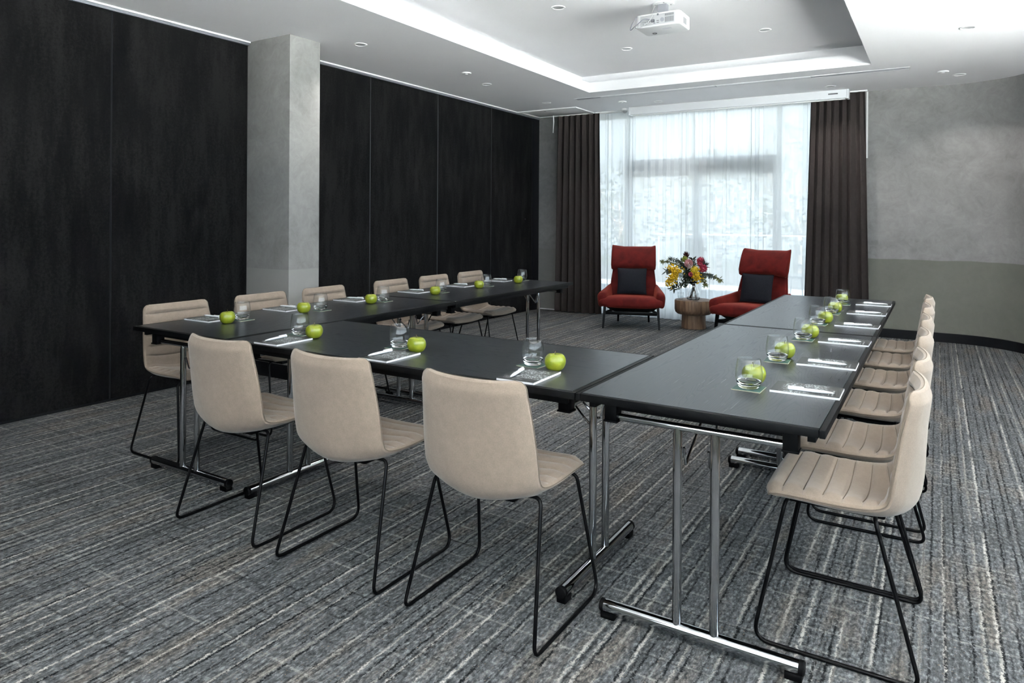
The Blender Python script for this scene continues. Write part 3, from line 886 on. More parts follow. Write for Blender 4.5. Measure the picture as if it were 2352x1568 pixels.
def detector(loc, label):
    o = thing('ceiling_sensor', label, 'sensor', loc, 0, 'small ceiling sensors')
    MB().lathe([(0.05, 0), (0.05, -0.006), (0.046, -0.012), (0, -0.014)], 24).build('base', 'white', o)
    MB().lathe([(0.014, -0.013), (0.014, -0.018), (0, -0.020)], 12).build('eye', 'white', o)
detector((-3.08, 3.71, CZ), 'small white ceiling sensor in the left ceiling strip')
detector((-2.37, 6.08, CZ), 'small white ceiling sensor near the left end of screen housing')
detector((1.04, 6.01, CZ), 'small white ceiling sensor beside the curved wall corner')
o = thing('security_camera', 'tiny white dome beside the left end of screen housing', 'sensor', (-2.56, 6.62, CZ))
MB().lathe([(0.045, 0), (0.045, -0.02), (0.03, -0.028)], 20).build('base', 'white', o)
MB().lathe([(0.03, -0.028), (0.028, -0.045), (0.016, -0.058), (0, -0.062)], 20).build('dome', 'lens_grey', o)

# ---- projector
o = thing('projector', 'white projector hanging from the raised ceiling with cables', 'projector', (-0.86, 3.27, UZ))
bm = bmesh.new(); bmesh.ops.create_cube(bm, size=1.0)
for q in bm.verts:
    q.co = Vector((q.co.x * 0.36, q.co.y * 0.27, -0.155 + q.co.z * 0.105))
ve = [e for e in bm.edges if abs(e.verts[0].co.z - e.verts[1].co.z) > 0.05]
bmesh.ops.bevel(bm, geom=ve, offset=0.04, segments=5, profile=0.5, affect='EDGES')
te = [e for e in bm.edges if abs(e.verts[0].co.z - e.verts[1].co.z) < 1e-5 and len(e.link_faces) == 2 and abs(e.link_faces[0].normal.z - e.link_faces[1].normal.z) > 0.5]
bmesh.ops.bevel(bm, geom=te, offset=0.010, segments=3, profile=0.5, affect='EDGES')
MB().bm(bm).build('body', 'proj', o)
pr_ = MB().box((-0.138, -0.1375, -0.196), (0.138, -0.1345, -0.116), 0.001).build('rear_panel', 'proj_rear', o)
for k in range(12):
    xx = 0.062 + k * 0.006
    MB().box((xx, -0.1385, -0.186), (xx + 0.0034, -0.137, -0.146)).box((xx, -0.1385, -0.138), (xx + 0.0034, -0.137, -0.121)).build('vent_slot', 'vent', pr_, smooth=False)
for (xx, zz, w_, h_) in ((-0.118, -0.172, 0.007, 0.007), (-0.100, -0.172, 0.007, 0.007), (-0.083, -0.172, 0.008, 0.008), (-0.066, -0.172, 0.008, 0.008), (-0.118, -0.188, 0.012, 0.006), (-0.095, -0.188, 0.012, 0.005), (-0.03, -0.186, 0.016, 0.006), (-0.005, -0.170, 0.020, 0.006), (-0.005, -0.184, 0.020, 0.006), (-0.002, -0.126, 0.014, 0.014)):
    MB().box((xx, -0.139, zz), (xx + w_, -0.137, zz + h_)).build('port', 'vent', pr_, smooth=False)
MB().lathe([(0, 0), (0.016, 0), (0.016, 0.002), (0, 0.002)], 20).build('sensor_disc', 'slot', pr_, loc=(0.040, -0.1375, -0.163), rot=(PI / 2, 0, 0))
MB().box((0.01, -0.06, -0.2085), (0.08, -0.02, -0.2072)).build('label_plate', 'paper', o, smooth=False)
MB().lathe([(0.012, 0), (0.019, 0), (0.019, -0.004), (0.012, -0.004)], 20, close=True).build('foot_ring', 'vent', o, loc=(-0.09, 0.06, -0.2072))
for k in range(5):
    MB().box((0.1805, -0.05 + 0.016 * k, -0.19), (0.1815, -0.042 + 0.016 * k, -0.14)).build('side_vent', 'vent', o, smooth=False)
MB().lathe([(0.0, 0), (0.034, 0), (0.036, 0.012), (0.028, 0.016), (0, 0.010)], 20).build('lens', 'vent', o, loc=(0.07, 0.133, -0.155), rot=(-PI / 2, 0, 0))
mo = MB().box((-0.035, -0.03, -0.105), (0.035, 0.03, -0.006), 0.003).build('mount_post', 'slot', o)
MB().lathe([(0, -0.008), (0.082, -0.008), (0.086, 0.0), (0, 0.0)], 28).build('ceiling_plate', 'white', mo)
for k in range(4):
    MB().lathe([(0, -0.0095), (0.006, -0.0095), (0.006, -0.008), (0, -0.008)], 10).build('screw', 'vent', mo, loc=(0.06 * math.cos(k * 1.57 + 0.4), 0.06 * math.sin(k * 1.57 + 0.4), 0))
def smooth_path(pts, n=8):
    P = [Vector(p) for p in pts]
    out = []
    for i in range(len(P) - 1):
        p0, p1, p2, p3 = P[max(i - 1, 0)], P[i], P[i + 1], P[min(i + 2, len(P) - 1)]
        for k in range(n):
            u = k / n
            out.append(0.5 * ((2 * p1) + (p2 - p0) * u + (2 * p0 - 5 * p1 + 4 * p2 - p3) * u * u + (3 * p1 - p0 - 3 * p2 + p3) * u ** 3))
    out.append(P[-1])
    return out
MB().tube(smooth_path([(-0.03, -0.14, -0.165), (-0.08, -0.185, -0.155), (-0.15, -0.19, -0.195), (-0.205, -0.17, -0.222), (-0.20, -0.15, -0.17), (-0.165, -0.11, -0.10), (-0.12, -0.06, -0.098)]), 0.0032, 6).build('cable', 'cable', o)
MB().tube(smooth_path([(-0.06, -0.02, -0.012), (-0.055, -0.10, -0.09), (-0.03, -0.16, -0.13), (-0.06, -0.18, -0.185), (-0.13, -0.18, -0.218), (-0.17, -0.16, -0.205), (-0.16, -0.139, -0.19)]), 0.0032, 6).build('cable', 'proj_rear', o)
MB().box((-0.045, -0.155, -0.176), (-0.020, -0.137, -0.156), 0.002).build('plug', 'vent', o)

# ------------------------------------------------------------------ tables
TL, TW, TH = 1.8, 0.75, 0.74
def make_table(loc, rz, label):
    o = thing('folding_table', label, 'table', loc, rz, 'black folding conference tables')
    b = 0.018; tk_ = 0.023
    MB().box((-TL / 2 + b, -TW / 2 + b, TH - tk_), (TL / 2 - b, TW / 2 - b, TH)).build('tabletop', 'oak', o, smooth=False)
    e = MB(); g_ = 0.0008; c_ = 0.0025
    e.box((-TL / 2 + 0.0012, -TW / 2 + 0.0012, TH - tk_ - 0.001), (TL / 2 - 0.0012, -TW / 2 + b - g_, TH - 0.0006), c_)
    e.box((-TL / 2 + 0.0012, TW / 2 - b + g_, TH - tk_ - 0.001), (TL / 2 - 0.0012, TW / 2 - 0.0012, TH - 0.0006), c_)
    e.box((-TL / 2 + 0.0012, -TW / 2 + b, TH - tk_ - 0.001), (-TL / 2 + b - g_, TW / 2 - b, TH - 0.0006), c_)
    e.box((TL / 2 - b + g_, -TW / 2 + b, TH - tk_ - 0.001), (TL / 2 - 0.0012, TW / 2 - b, TH - 0.0006), c_)
    e.build('edge_band', 'edge', o)
    zt = TH - tk_
    for s in (-1, 1):
        y = s * (TW / 2 - 0.042)
        MB().box((-TL / 2 + 0.045, y - 0.011, zt - 0.027), (TL / 2 - 0.045, y + 0.011, zt), 0.002).build('apron', 'edge', o)
    for s in (-1, 1):
        x = s * (TL / 2 - 0.08)
        MB().tube([(x, -0.265, 0.662), (x, 0.265, 0.662)], 0.0120, 14).build('crossbar', 'chrome', o)
        MB().box((x - 0.008, -0.262, 0.686), (x + 0.008, 0.262, 0.700), 0.002).build('pivot_bar', 'black_plastic', o)
        for k in (-1, 1):
            yb = k * 0.275
            br = MB().box((x - 0.022, yb - 0.021, 0.652), (x + 0.022, yb + 0.021, zt), 0.003).build('bracket', 'black_plastic', o)
            MB().box((x - 0.025, yb - 0.024, 0.646), (x + 0.025, yb + 0.024, 0.653), 0.002).build('bracket_lip', 'black_plastic', br)
            yl = k * 0.058
            MB().tube([(x, yl, 0.668), (x, yl, 0.640), (x, yl, 0.040)], [0.010, 0.0145, 0.0145], 20).build('leg', 'chrome', o)
            # folding brace: hooks on the leg, runs up under the top
            ym = k * 0.058 - k * 0.020
            bp = fillet([(x - s * 0.001, ym, 0.600), (x - s * 0.020, ym, 0.535), (x - s * 0.045, ym, 0.560), (x - s * 0.20, ym - k * 0.02, 0.700), (x - s * 0.26, ym - k * 0.02, 0.707)], 0.02)
            MB().tube(bp, 0.0042, 8).build('brace', 'chrome', o)
        ft = MB().tube([(x, -0.300, 0.036), (x, 0.300, 0.036)], 0.0205, 20).build('foot', 'chrome', o)
        for k in (-1, 1):
            MB().tube([(x, k * 0.299, 0.036), (x, k * 0.311, 0.036), (x, k * 0.314, 0.036)], [0.0212, 0.0212, 0.018], 20).build('foot_cap', 'black_plastic', ft)
            MB().box((x - 0.017, k * 0.285 - 0.024, 0.0), (x + 0.017, k * 0.285 + 0.024, 0.022), 0.003).build('glide', 'black_plastic', ft)
    return o
tb = make_table((0.375, 0.9, 0), PI / 2, 'black oak folding table at right, nearest the camera')
G = 0.0
dup(tb, (0.375, 2.702, 0), PI / 2, 'black oak folding table at right, farther end by the red armchair')
dup(tb, (-0.901, 0.375, 0), 0, 'black oak folding table crossing the front, with three settings')
dup(tb, (-2.177, 0.9, 0), PI / 2, 'black oak folding table by the partition, nearer the camera')
dup(tb, (-2.177, 2.702, 0), PI / 2, 'black oak folding table by the partition, nearer the window')

# ------------------------------------------------------------------ chairs
def crom(keys, t):
    K = np.array(keys, float)
    n = len(K) - 1
    q = min(max(t * n, 0), n - 1e-9)
    i = int(q); u = q - i
    p0, p1, p2, p3 = K[max(i - 1, 0)], K[i], K[i + 1], K[min(i + 2, n)]
    return 0.5 * (2 * p1 + (p2 - p0) * u + (2 * p0 - 5 * p1 + 4 * p2 - p3) * u * u + (3 * p1 - p0 - 3 * p2 + p3) * u ** 3)
CK = [(.206, .440, .196, .446, .198), (.197, .453, .189, .461, .208), (.160, .460, .155, .470, .213), (.090, .457, .085, .471, .215), (.000, .447, .000, .470, .216),
      (-.085, .437, -.080, .474, .214), (-.148, .436, -.121, .484, .211), (-.184, .460, -.135, .503, .210), (-.197, .522, -.143, .546, .209),
      (-.202, .610, -.153, .616, .205), (-.207, .690, -.165, .693, .199), (-.215, .760, -.179, .766, .192), (-.218, .788, -.184, .794, .188), (-.221, .803, -.189, .808, .172)]
NV = 300; NU = 18
us = [math.sin((-1 + 2 * k / NU) * PI / 2) * 0.5 + (-1 + 2 * k / NU) * 0.5 for k in range(NU + 1)]
inner = np.zeros((NV + 1, NU + 1, 3))
for i in range(NV + 1):
    cy_, cz_, ey_, ez_, hw2 = crom(CK, i / NV)
    for k, u in enumerate(us):
        a = abs(u) ** (1.65 + 0.75 * min(1.0, max(0.0, (cz_ - 0.50) / 0.15)))
        inner[i, k] = (u * hw2, cy_ + (ey_ - cy_) * a, cz_ + (ez_ - cz_) * a)
dv = np.gradient(inner, axis=0); du = np.gradient(inner, axis=1)
nr = np.cross(du, dv); nr /= np.linalg.norm(nr, axis=2, keepdims=True)
if nr[NV // 4, NU // 2, 2] < 0:
    nr = -nr                       # normals towards the sitter
arc = np.concatenate([[0], np.cumsum(np.linalg.norm(np.diff(inner[:, NU // 2], axis=0), axis=1))])
bend = int(NV * 0.515)
sb = arc[bend]; stot = arc[-1]
grooves = [0.060 + 0.0585 * k for k in range(6)] + [g for g in [stot - 0.047 - 0.061 * k for k in range(5)][::-1] if g > sb + 0.03]
outer = np.zeros_like(inner)
pad = inner.copy()
for i in range(NV + 1):
    s_ = arc[i]
    d = min(abs(s_ - g) for g in grooves)
    endf = min(1.0, min(s_, stot - s_) / 0.030)
    for k, u in enumerate(us):
        ed = min(1.0, max(0.0, (1 - abs(u)) / 0.16))
        q_ = min(1.0, d / 0.030)
        puff = (0.0115 if i < bend else 0.0125) * math.sqrt(max(0.0, 1 - (1 - q_) ** 2)) - 0.003 * math.exp(-(d / 0.004) ** 2)
        pad[i, k] = inner[i, k] + nr[i, k] * (puff * ed * endf + 0.004 * ed - 0.003 * (1 - ed) ** 2)
        th = 0.020 + 0.012 * ed
        outer[i, k] = inner[i, k] - nr[i, k] * (th * (0.55 + 0.45 * endf))
felt_seat = MB().grid([list(map(tuple, pad[i])) for i in range(0, bend + 1)]).mesh('seat', 'felt', ang=180)
felt_back = MB().grid([list(map(tuple, pad[i])) for i in range(bend, NV + 1)]).mesh('backrest', 'felt', ang=180)
sh = MB().grid([list(map(tuple, outer[i])) for i in range(0, NV + 1, 5)])
loopi = [(i, 0) for i in range(NV + 1)] + [(NV, k) for k in range(1, NU + 1)] + [(i, NU) for i in range(NV - 1, -1, -1)] + [(0, k) for k in range(NU - 1, 0, -1)]
rim = []
for (i, k) in loopi:
    p, q = pad[i, k], outer[i, k]
    mid = (p + q) / 2
    c0 = inner[i, NU // 2] if 0 < k < NU else inner[i, NU // 2]
    if k in (0, NU):
        od = np.array((1.0 if k == NU else -1.0, 0, 0))
    else:
        od = dv[i, k] / np.linalg.norm(dv[i, k]) * (1 if i == NV else -1)
    rim.append([tuple(p), tuple(mid * 0.5 + p * 0.5 + od * 0.0035), tuple(mid + od * 0.0055), tuple(mid * 0.5 + q * 0.5 + od * 0.004), tuple(q)])
rim.append(rim[0])
sh.grid(rim)
shell_me = sh.mesh('shell', 'felt', ang=60)
sm = [tuple(np.array(r[2]) + 0.3 * (np.array(r[1]) - np.array(r[2]))) for r in rim]
seam_me = MB().tube([(p[0] * 1.012, p[1], p[2]) for p in sm], 0.0016, 5, cap=False).mesh('edge_seam', 'seam')
stitch = []
for g in grooves:
    i = int(np.argmin(np.abs(arc - g)))
    ks = [k for k in range(NU + 1) if abs(us[k]) < 0.93]
    stitch.append((i < bend, MB().tube([tuple(pad[i, k] + nr[i, k] * 0.0012) for k in ks], 0.0012, 5).mesh('stitch_line', 'seam')))
sled_me = []
for s in (-1, 1):
    pth = fillet([(s * 0.05, -0.100, 0.424), (s * 0.206, -0.108, 0.432), (s * 0.250, -0.226, 0.0065), (s * 0.250, 0.226, 0.0065), (s * 0.206, 0.140, 0.432), (s * 0.05, 0.135, 0.428)], [0, 0.028, 0.03, 0.045, 0.028, 0], 6)
    sled_me.append(MB().tube(pth, 0.0062, 10).mesh('sled_leg', 'black_steel'))
plate_me = MB().box((-0.12, -0.13, 0.405), (0.12, 0.155, 0.424), 0.006).mesh('seat_plate', 'black_plastic')
lug_me = MB().box((-0.012, -0.010, 0), (0.012, 0.010, 0.012), 0.003).mesh('glide', 'black_plastic')
def make_chair(loc, rz, label):
    o = thing('meeting_chair', label, 'chair', loc, rz, 'beige meeting chairs around the tables')
    link('shell', shell_me, o); st_ = link('seat', felt_seat, o); bk_ = link('backrest', felt_back, o); link('edge_seam', seam_me, o)
    for on_seat, m in stitch:
        link('stitch_line', m, st_ if on_seat else bk_)
    for m in sled_me:
        link('sled_leg', m, o)
    link('seat_plate', plate_me, o)
    return o
ORD = ['nearest the camera', 'second from the camera', 'third from the camera', 'fourth from the camera', 'fifth from the camera', 'nearest the window']
for x, y, l in ((-1.53, -0.025, 'leftmost of three'), (-0.892, -0.025, 'middle one of three'), (-0.255, -0.025, 'rightmost of three')):
    make_chair((x, y, 0), 0.0, 'beige chair with its back to the camera, ' + l)
for y, l in zip((0.455, 0.975, 1.59, 2.17, 2.76, 3.312), ORD):
    make_chair((0.744, y, 0), PI / 2, 'beige chair in the row right of the right table, ' + l)
for y, l in zip((0.385, 0.975, 1.52, 2.24, 2.80, 3.36), ORD):
    make_chair((-2.577, y, 0), -PI / 2, 'beige chair along the dark partition wall, ' + l)

# ------------------------------------------------------------------ place settings
def apple_mesh(seed):
    rnd = random.Random(seed)
    rows = []
    NA = 28
    R = 0.040
    prof = []
    for k in range(19):
        a = -PI / 2 + PI * k / 18
        r = math.cos(a); z = math.sin(a)
        r = r ** 0.86 * (1.0 + 0.05 * z)
        zz = 0.93 * z
        if z > 0.6:
            zz -= 0.30 * ((z - 0.6) / 0.4) ** 2.2 * (1 - r)
        if z < -0.6:
            zz += 0.22 * ((-z - 0.6) / 0.4) ** 2.0 * (1 - r)
        prof.append((max(r, 0.0) * R, (zz + 0.87) * R))
    m = MB()
    lo = min(p[1] for p in prof)
    rows = []
    for r, z in prof:
        rows.append([(r * (1 + 0.02 * math.cos(5 * b + seed)) * math.cos(b), r * (1 + 0.02 * math.cos(5 * b + seed)) * math.sin(b), z - lo + 0.02 * R * math.cos(b + seed) * (z / R)) for b in [2 * PI * q / NA for q in range(NA)]])
    m.grid(rows, wrap=True)
    top = prof[-1][1] - lo
    st = MB().tube([(0, 0, top - 0.002), (0.001, 0.001, top + 0.008), (0.005 * math.cos(seed), 0.005 * math.sin(seed), top + 0.016)], [0.0014, 0.0012, 0.0018], 6)
    return m.mesh('fruit', 'apple', ang=180), st.mesh('stalk', 'stem')
apples_me = [apple_mesh(s) for s in (1, 2.3, 4.1)]
GB = [(0.0385, 0.0170), (0.0415, 0.024), (0.0445, 0.038), (0.0440, 0.055), (0.0415, 0.075), (0.0372, 0.0985), (0.0366, 0.0993), (0.0360, 0.0985),
      (0.0400, 0.075), (0.0426, 0.055), (0.0430, 0.040), (0.0400, 0.0262), (0.0380, 0.0225)]
GA = [(0.0, 0.004), (0.026, 0.0), (0.030, 0.001), (0.034, 0.006), (0.0392, 0.0165), (0.0408, 0.0215), (0.0395, 0.0255), (0.034, 0.0185), (0.026, 0.0145), (0.014, 0.0125), (0.0, 0.0120)]
bowl_me = MB().lathe(GB, 40).mesh('bowl', 'glass_thin', ang=180)
base_me = MB().lathe(GA, 40).mesh('base', 'glass', ang=60)
# notepad, pen, coaster meshes: local y points away from the sitter
page_me = MB().box((-0.074, -0.105, 0.0), (0.074, 0.105, 0.0068)).mesh('pages', 'paper', False)
cover_me = MB().box((-0.0735, -0.1045, 0.0068), (0.0735, 0.1045, 0.0078)).mesh('cover', 'cover', False)
def text_mesh(name, body, size, mat):
    cu = bpy.data.curves.new(name, 'FONT')
    cu.body = body; cu.size = size; cu.align_x = 'LEFT'; cu.space_character = 1.2
    ob = bpy.data.objects.new(name, cu)
    COL.objects.link(ob)
    bpy.context.view_layer.update()
    me = bpy.data.meshes.new_from_object(ob.evaluated_get(bpy.context.evaluated_depsgraph_get()))
    me.name = name
    bpy.data.objects.remove(ob)
    me.materials.clear(); me.materials.append(MT[mat])
    return me
txt_me = text_mesh('cover_text', 'WONDERFULLY TWEED', 0.0062, 'print')
mk_me = MB().box((-0.012, -0.0006, 0), (0.012, 0.0006, 0.0002)).mesh('cover_mark', 'print', False)
pen_me = MB().tube([(0, -0.070, 0), (0, -0.066, 0), (0, -0.045, 0), (0, -0.010, 0), (0, 0.045, 0), (0, 0.066, 0), (0, 0.067, 0)], [0.0014, 0.0026, 0.0050, 0.0056, 0.0056, 0.0060, 0.0046], 14).mesh('barrel', 'pen')
clip_me = MB().box((-0.0024, 0.018, 0.0052), (0.0024, 0.066, 0.0084), 0.0008).mesh('clip', 'pen')
tip_me = MB().tube([(0, -0.0735, 0), (0, -0.0695, 0)], [0.0005, 0.0011], 8).mesh('tip', 'grey_clip')
cst_me = MB().box((-0.046, -0.046, 0.0018), (0.046, 0.046, 0.0022)).mesh('surface', 'coaster', False)
csb_me = MB().box((-0.0465, -0.0465, 0.0), (0.0465, 0.0465, 0.0018)).mesh('board', 'coaster_edge', False)
FR = [((-1.54, 0.122), (-1.622, 0.288), (-1.495, 0.262)), ((-0.90, 0.122), (-1.000, 0.296), (-0.876, 0.262)), ((-0.242, 0.122), (-0.328, 0.298), (-0.215, 0.266))]
RT = list(zip([(0.637, y) for y in (0.442, 0.946, 1.535, 2.135, 2.715, 3.255)],
              [(0.465, 0.374), (0.455, 0.910), (0.460, 1.505), (0.445, 2.075), (0.452, 2.600), (0.456, 3.150)],
              [(0.462, 0.462), (0.468, 1.000), (0.478, 1.594), (0.472, 2.166), (0.462, 2.692), (0.440, 3.250)]))
LT = list(zip([(-2.432, y) for y in (0.354, 0.875, 1.46, 2.125, 2.715, 3.325)],
              [(-2.262, 0.446), (-2.212, 0.968), (-2.218, 1.538), (-2.245, 2.220), (-2.233, 2.828), (-2.274, 3.486)],
              [(-2.232, 0.330), (-2.219, 0.842), (-2.202, 1.400), (-2.189, 2.072), (-2.198, 2.668), (-2.175, 3.249)]))
def setting(pad_, gl, ap, rz, where, k):
    rnd = random.Random(int(1000 * (pad_[0] + 5 * pad_[1])))
    fw = Vector((-math.sin(rz), math.cos(rz))); rt = Vector((math.cos(rz), math.sin(rz)))
    jit = rnd.uniform(-0.03, 0.03)
    o = thing('notepad', 'white-edged notepad with dark floral cover, ' + where, 'notepad', (*pad_, TH), rz + jit, 'notepads at the place settings')
    link('pages', page_me, o); cv = link('cover', cover_me, o)
    link('cover_text', txt_me, cv, loc=(-0.062, -0.083, 0.00795)); link('cover_mark', mk_me, cv, loc=(-0.045, -0.070, 0.0079))
    pc = Vector(pad_) + rt * (-0.040 + rnd.uniform(-0.006, 0.006)) + fw * (-0.012 + rnd.uniform(-0.01, 0.012))
    o = thing('pen', 'white ballpoint pen lying on the notepad, ' + where, 'pen', (pc.x, pc.y, TH + 0.0139), rz + 0.10 + rnd.uniform(-0.12, 0.12), 'white pens on the notepads')
    link('barrel', pen_me, o); link('clip', clip_me, o); link('tip', tip_me, o)
    o = thing('coaster', 'square green coaster under the tumbler, ' + where, 'coaster', (*gl, TH), rz + rnd.uniform(-0.06, 0.06), 'green coasters')
    link('board', csb_me, o); link('surface', cst_me, o)
    o = thing('glass_tumbler', 'empty clear stemless tumbler, ' + where, 'glass', (gl[0], gl[1], TH + 0.0024), rnd.random(), 'tumblers at the place settings')
    link('bowl', bowl_me, o); link('base', base_me, o)
    a = Vector(ap); g2 = Vector(gl)
    d = a - g2
    if d.length < 0.088:
        a = g2 + d.normalized() * 0.088
    am = apples_me[k % 3]
    o = thing('apple', 'shiny green apple, ' + where, 'apple', (a.x, a.y, TH), rnd.uniform(0, 6.28), 'green apples at the place settings')
    link('fruit', am[0], o); link('stalk', am[1], o)
k = 0
for q, l in zip(FR, ('left place of the front table', 'middle place of the front table', 'right place of the front table')):
    setting(*q, 0.0, l, k); k += 1
for q, l in zip(RT, ORD):
    setting(*q, PI / 2, 'right-hand row, ' + l, k); k += 1
for q, l in zip(LT, ORD):
    setting(*q, -PI / 2, 'partition-side row, ' + l, k); k += 1

# ------------------------------------------------------------------ red armchairs (local y forward)
def make_armchair(loc, rz, label):
    o = thing('armchair', label, 'armchair', loc, rz, 'red velvet armchairs by the window')
    ez, ey, ex = Vector((0, 0, 1)), Vector((0, 1, 0)), Vector((1, 0, 0))
    # seat cushion: sections along y
    secs = []
    for y, zc, hh, hw_, e in ((0.378, 0.312, 0.018, 0.315, 2.4), (0.374, 0.312, 0.044, 0.358, 2.8), (0.354, 0.314, 0.062, 0.380, 3.2), (0.30, 0.318, 0.068, 0.384, 3.6), (0.18, 0.315, 0.068, 0.368, 4), (0.0, 0.305, 0.068, 0.32, 4), (-0.2, 0.295, 0.065, 0.29, 4), (-0.27, 0.29, 0.05, 0.27, 4)):
        secs.append(sellipse((0, y, zc), hw_, hh, ex, ez, e, 36))
    MB().loft(secs).build('seat', 'velvet', o, ang=60)
    for s in (-1, 1):
        secs = []
        for y, xi, xo, zb, zt in ((0.350, 0.330, 0.372, 0.300, 0.390), (0.343, 0.306, 0.388, 0.278, 0.420), (0.315, 0.290, 0.398, 0.262, 0.434), (0.22, 0.284, 0.394, 0.255, 0.442), (0.08, 0.276, 0.375, 0.25, 0.450), (-0.06, 0.266, 0.350, 0.25, 0.462), (-0.18, 0.254, 0.322, 0.25, 0.480), (-0.26, 0.25, 0.30, 0.26, 0.49)):
            tilt = 0.014
            c = Vector((s * (xi + xo) / 2, y, (zb + zt) / 2))
            secs.append(sellipse(c, (xo - xi) / 2, (zt - zb) / 2, ex + ez * (-s * 0.25), ez + ex * (s * 0.10), 3.6, 24))
        MB().loft(secs).build('armrest', 'velvet', o, ang=60)
    # back: sections up the recline
    secs = []
    for z, y, hw_, th in ((0.27, -0.215, 0.270, 0.05), (0.34, -0.225, 0.285, 0.062), (0.44, -0.240, 0.292, 0.064), (0.55, -0.270, 0.278, 0.060), (0.66, -0.305, 0.264, 0.056), (0.76, -0.340, 0.258, 0.052), (0.86, -0.372, 0.256, 0.048), (0.93, -0.395, 0.250, 0.040), (0.94, -0.398, 0.235, 0.02)):
        ring = sellipse((0, y, z), hw_, th, ex, ey, 3.2, 40)
        ring = [p + ey * (0.055 * (p.x / hw_) ** 2) for p in ring]
        secs.append(ring)
    MB().loft(secs).build('backrest', 'velvet', o, ang=60)
    # head pad folded over the top
    secs = []
    for z, y, hw_, th in ((0.700, -0.262, 0.225, 0.014), (0.690, -0.262, 0.258, 0.036), (0.704, -0.260, 0.276, 0.070), (0.745, -0.268, 0.282, 0.092), (0.82, -0.298, 0.280, 0.094), (0.89, -0.332, 0.279, 0.084), (0.940, -0.362, 0.277, 0.062), (0.960, -0.378, 0.274, 0.036), (0.964, -0.384, 0.266, 0.012)):
        ring = sellipse((0, y, z), hw_, th, ex, ey, 3.4, 44)
        rr = []
        for p in ring:
            u = abs(p.x / hw_)
            rr.append(p + ey * (0.050 * u ** 2) + ez * ((0.020 * max(0, (u - 0.75) / 0.25) ** 1.5) * max(0, (z - 0.80) / 0.166) - 0.022 * u ** 3 * max(0, (0.76 - z) / 0.07)))
        secs.append(rr)
    MB().loft(secs).build('headrest', 'velvet', o, ang=60)
    # dark base
    MB().loft([sellipse((0, 0.03, 0.20), 0.26, 0.24, ex, ey, 4, 28), sellipse((0, 0.04, 0.255), 0.33, 0.30, ex, ey, 4, 28)]).build('seat_pan', 'black_plastic', o, ang=50)
    for (ax, ay), (bx, by) in ((((-0.315), 0.285), (-0.332, 0.325)), ((0.315, 0.285), (0.332, 0.325)), ((-0.185, -0.255), (-0.195, -0.315)), ((0.185, -0.255), (0.195, -0.315))):
        secs = []
        for k in range(2):
            x_, y_, z_, h_ = ((bx, by, 0.0, 0.0115), (ax, ay, 0.262, 0.0165))[k]
            secs.append([(x_ - h_, y_ - h_, z_), (x_ + h_, y_ - h_, z_), (x_ + h_, y_ + h_, z_), (x_ - h_, y_ + h_, z_)])
        MB().loft(secs).build('leg', 'black_steel', o, smooth=False)
    MB().box((-0.305, 0.283, 0.165), (0.305, 0.303, 0.205), 0.003).build('stretcher', 'black_steel', o)
    for s in (-1, 1):
        a, b = Vector((s * 0.318, 0.285, 0.185)), Vector((s * 0.188, -0.262, 0.185))
        MB().tube([a, b], 0.016, 6).build('side_rail', 'black_steel', o)
    return o
A1 = (-2.225, 6.085); R1 = PI + math.radians(19)
A2 = (-0.735, 6.020); R2 = PI - math.radians(10)
make_armchair((*A1, 0), R1, 'red velvet high-back armchair beside the left brown drape')
make_armchair((*A2, 0), R2, 'red velvet high-back armchair partly hidden by the right table')
# cushions
def make_cushion(A, R, lx, label):
    o = thing('cushion', label, 'cushion', (*A, 0), R, 'charcoal cushions on the armchairs')
    N = 22; Wc = 0.180; Tc = 0.060
    front, back = [], []
    for i in range(N + 1):
        v_ = -1 + 2 * i / N
        f_, b_ = [], []
        for j in range(N + 1):
            u_ = -1 + 2 * j / N
            px_ = u_ * Wc * (1 - 0.05 * (1 - v_ * v_)) ; pz_ = v_ * Wc * 0.90 * (1 - 0.05 * (1 - u_ * u_))
            th = Tc * (max(0, (1 - u_ ** 2)) ** 0.45) * (max(0, (1 - v_ ** 2)) ** 0.45)
            f_.append((px_, th, pz_)); b_.append((px_, -th, pz_))
        front.append(f_); back.append(b_)
    tilt = math.radians(14)
    M2 = Matrix.Translation((lx, -0.105, 0.540)) @ Matrix.Rotation(tilt, 4, 'X')
    tr_ = lambda rows: [[tuple(M2 @ Vector(p)) for p in r] for r in rows]
    MB().grid(tr_(front)).grid(tr_(back)).build('cover', 'cushion', o, ang=180)
    ring = [(-1 + 2 * j / N, -1) for j in range(N)] + [(1, -1 + 2 * j / N) for j in range(N)] + [(1 - 2 * j / N, 1) for j in range(N)] + [(-1, 1 - 2 * j / N) for j in range(N + 1)]
    pt = [tuple(M2 @ Vector((u * Wc * (1 - 0.05 * (1 - v * v)), 0, v * Wc * 0.90 * (1 - 0.05 * (1 - u * u))))) for u, v in ring]
    MB().tube(pt, 0.004, 6, cap=False).build('edge_seam', 'cushion', o)
make_cushion(A1, R1, 0.012, 'square charcoal cushion on the left red armchair')
make_cushion(A2, R2, 0.03, 'square charcoal cushion on the right red armchair')

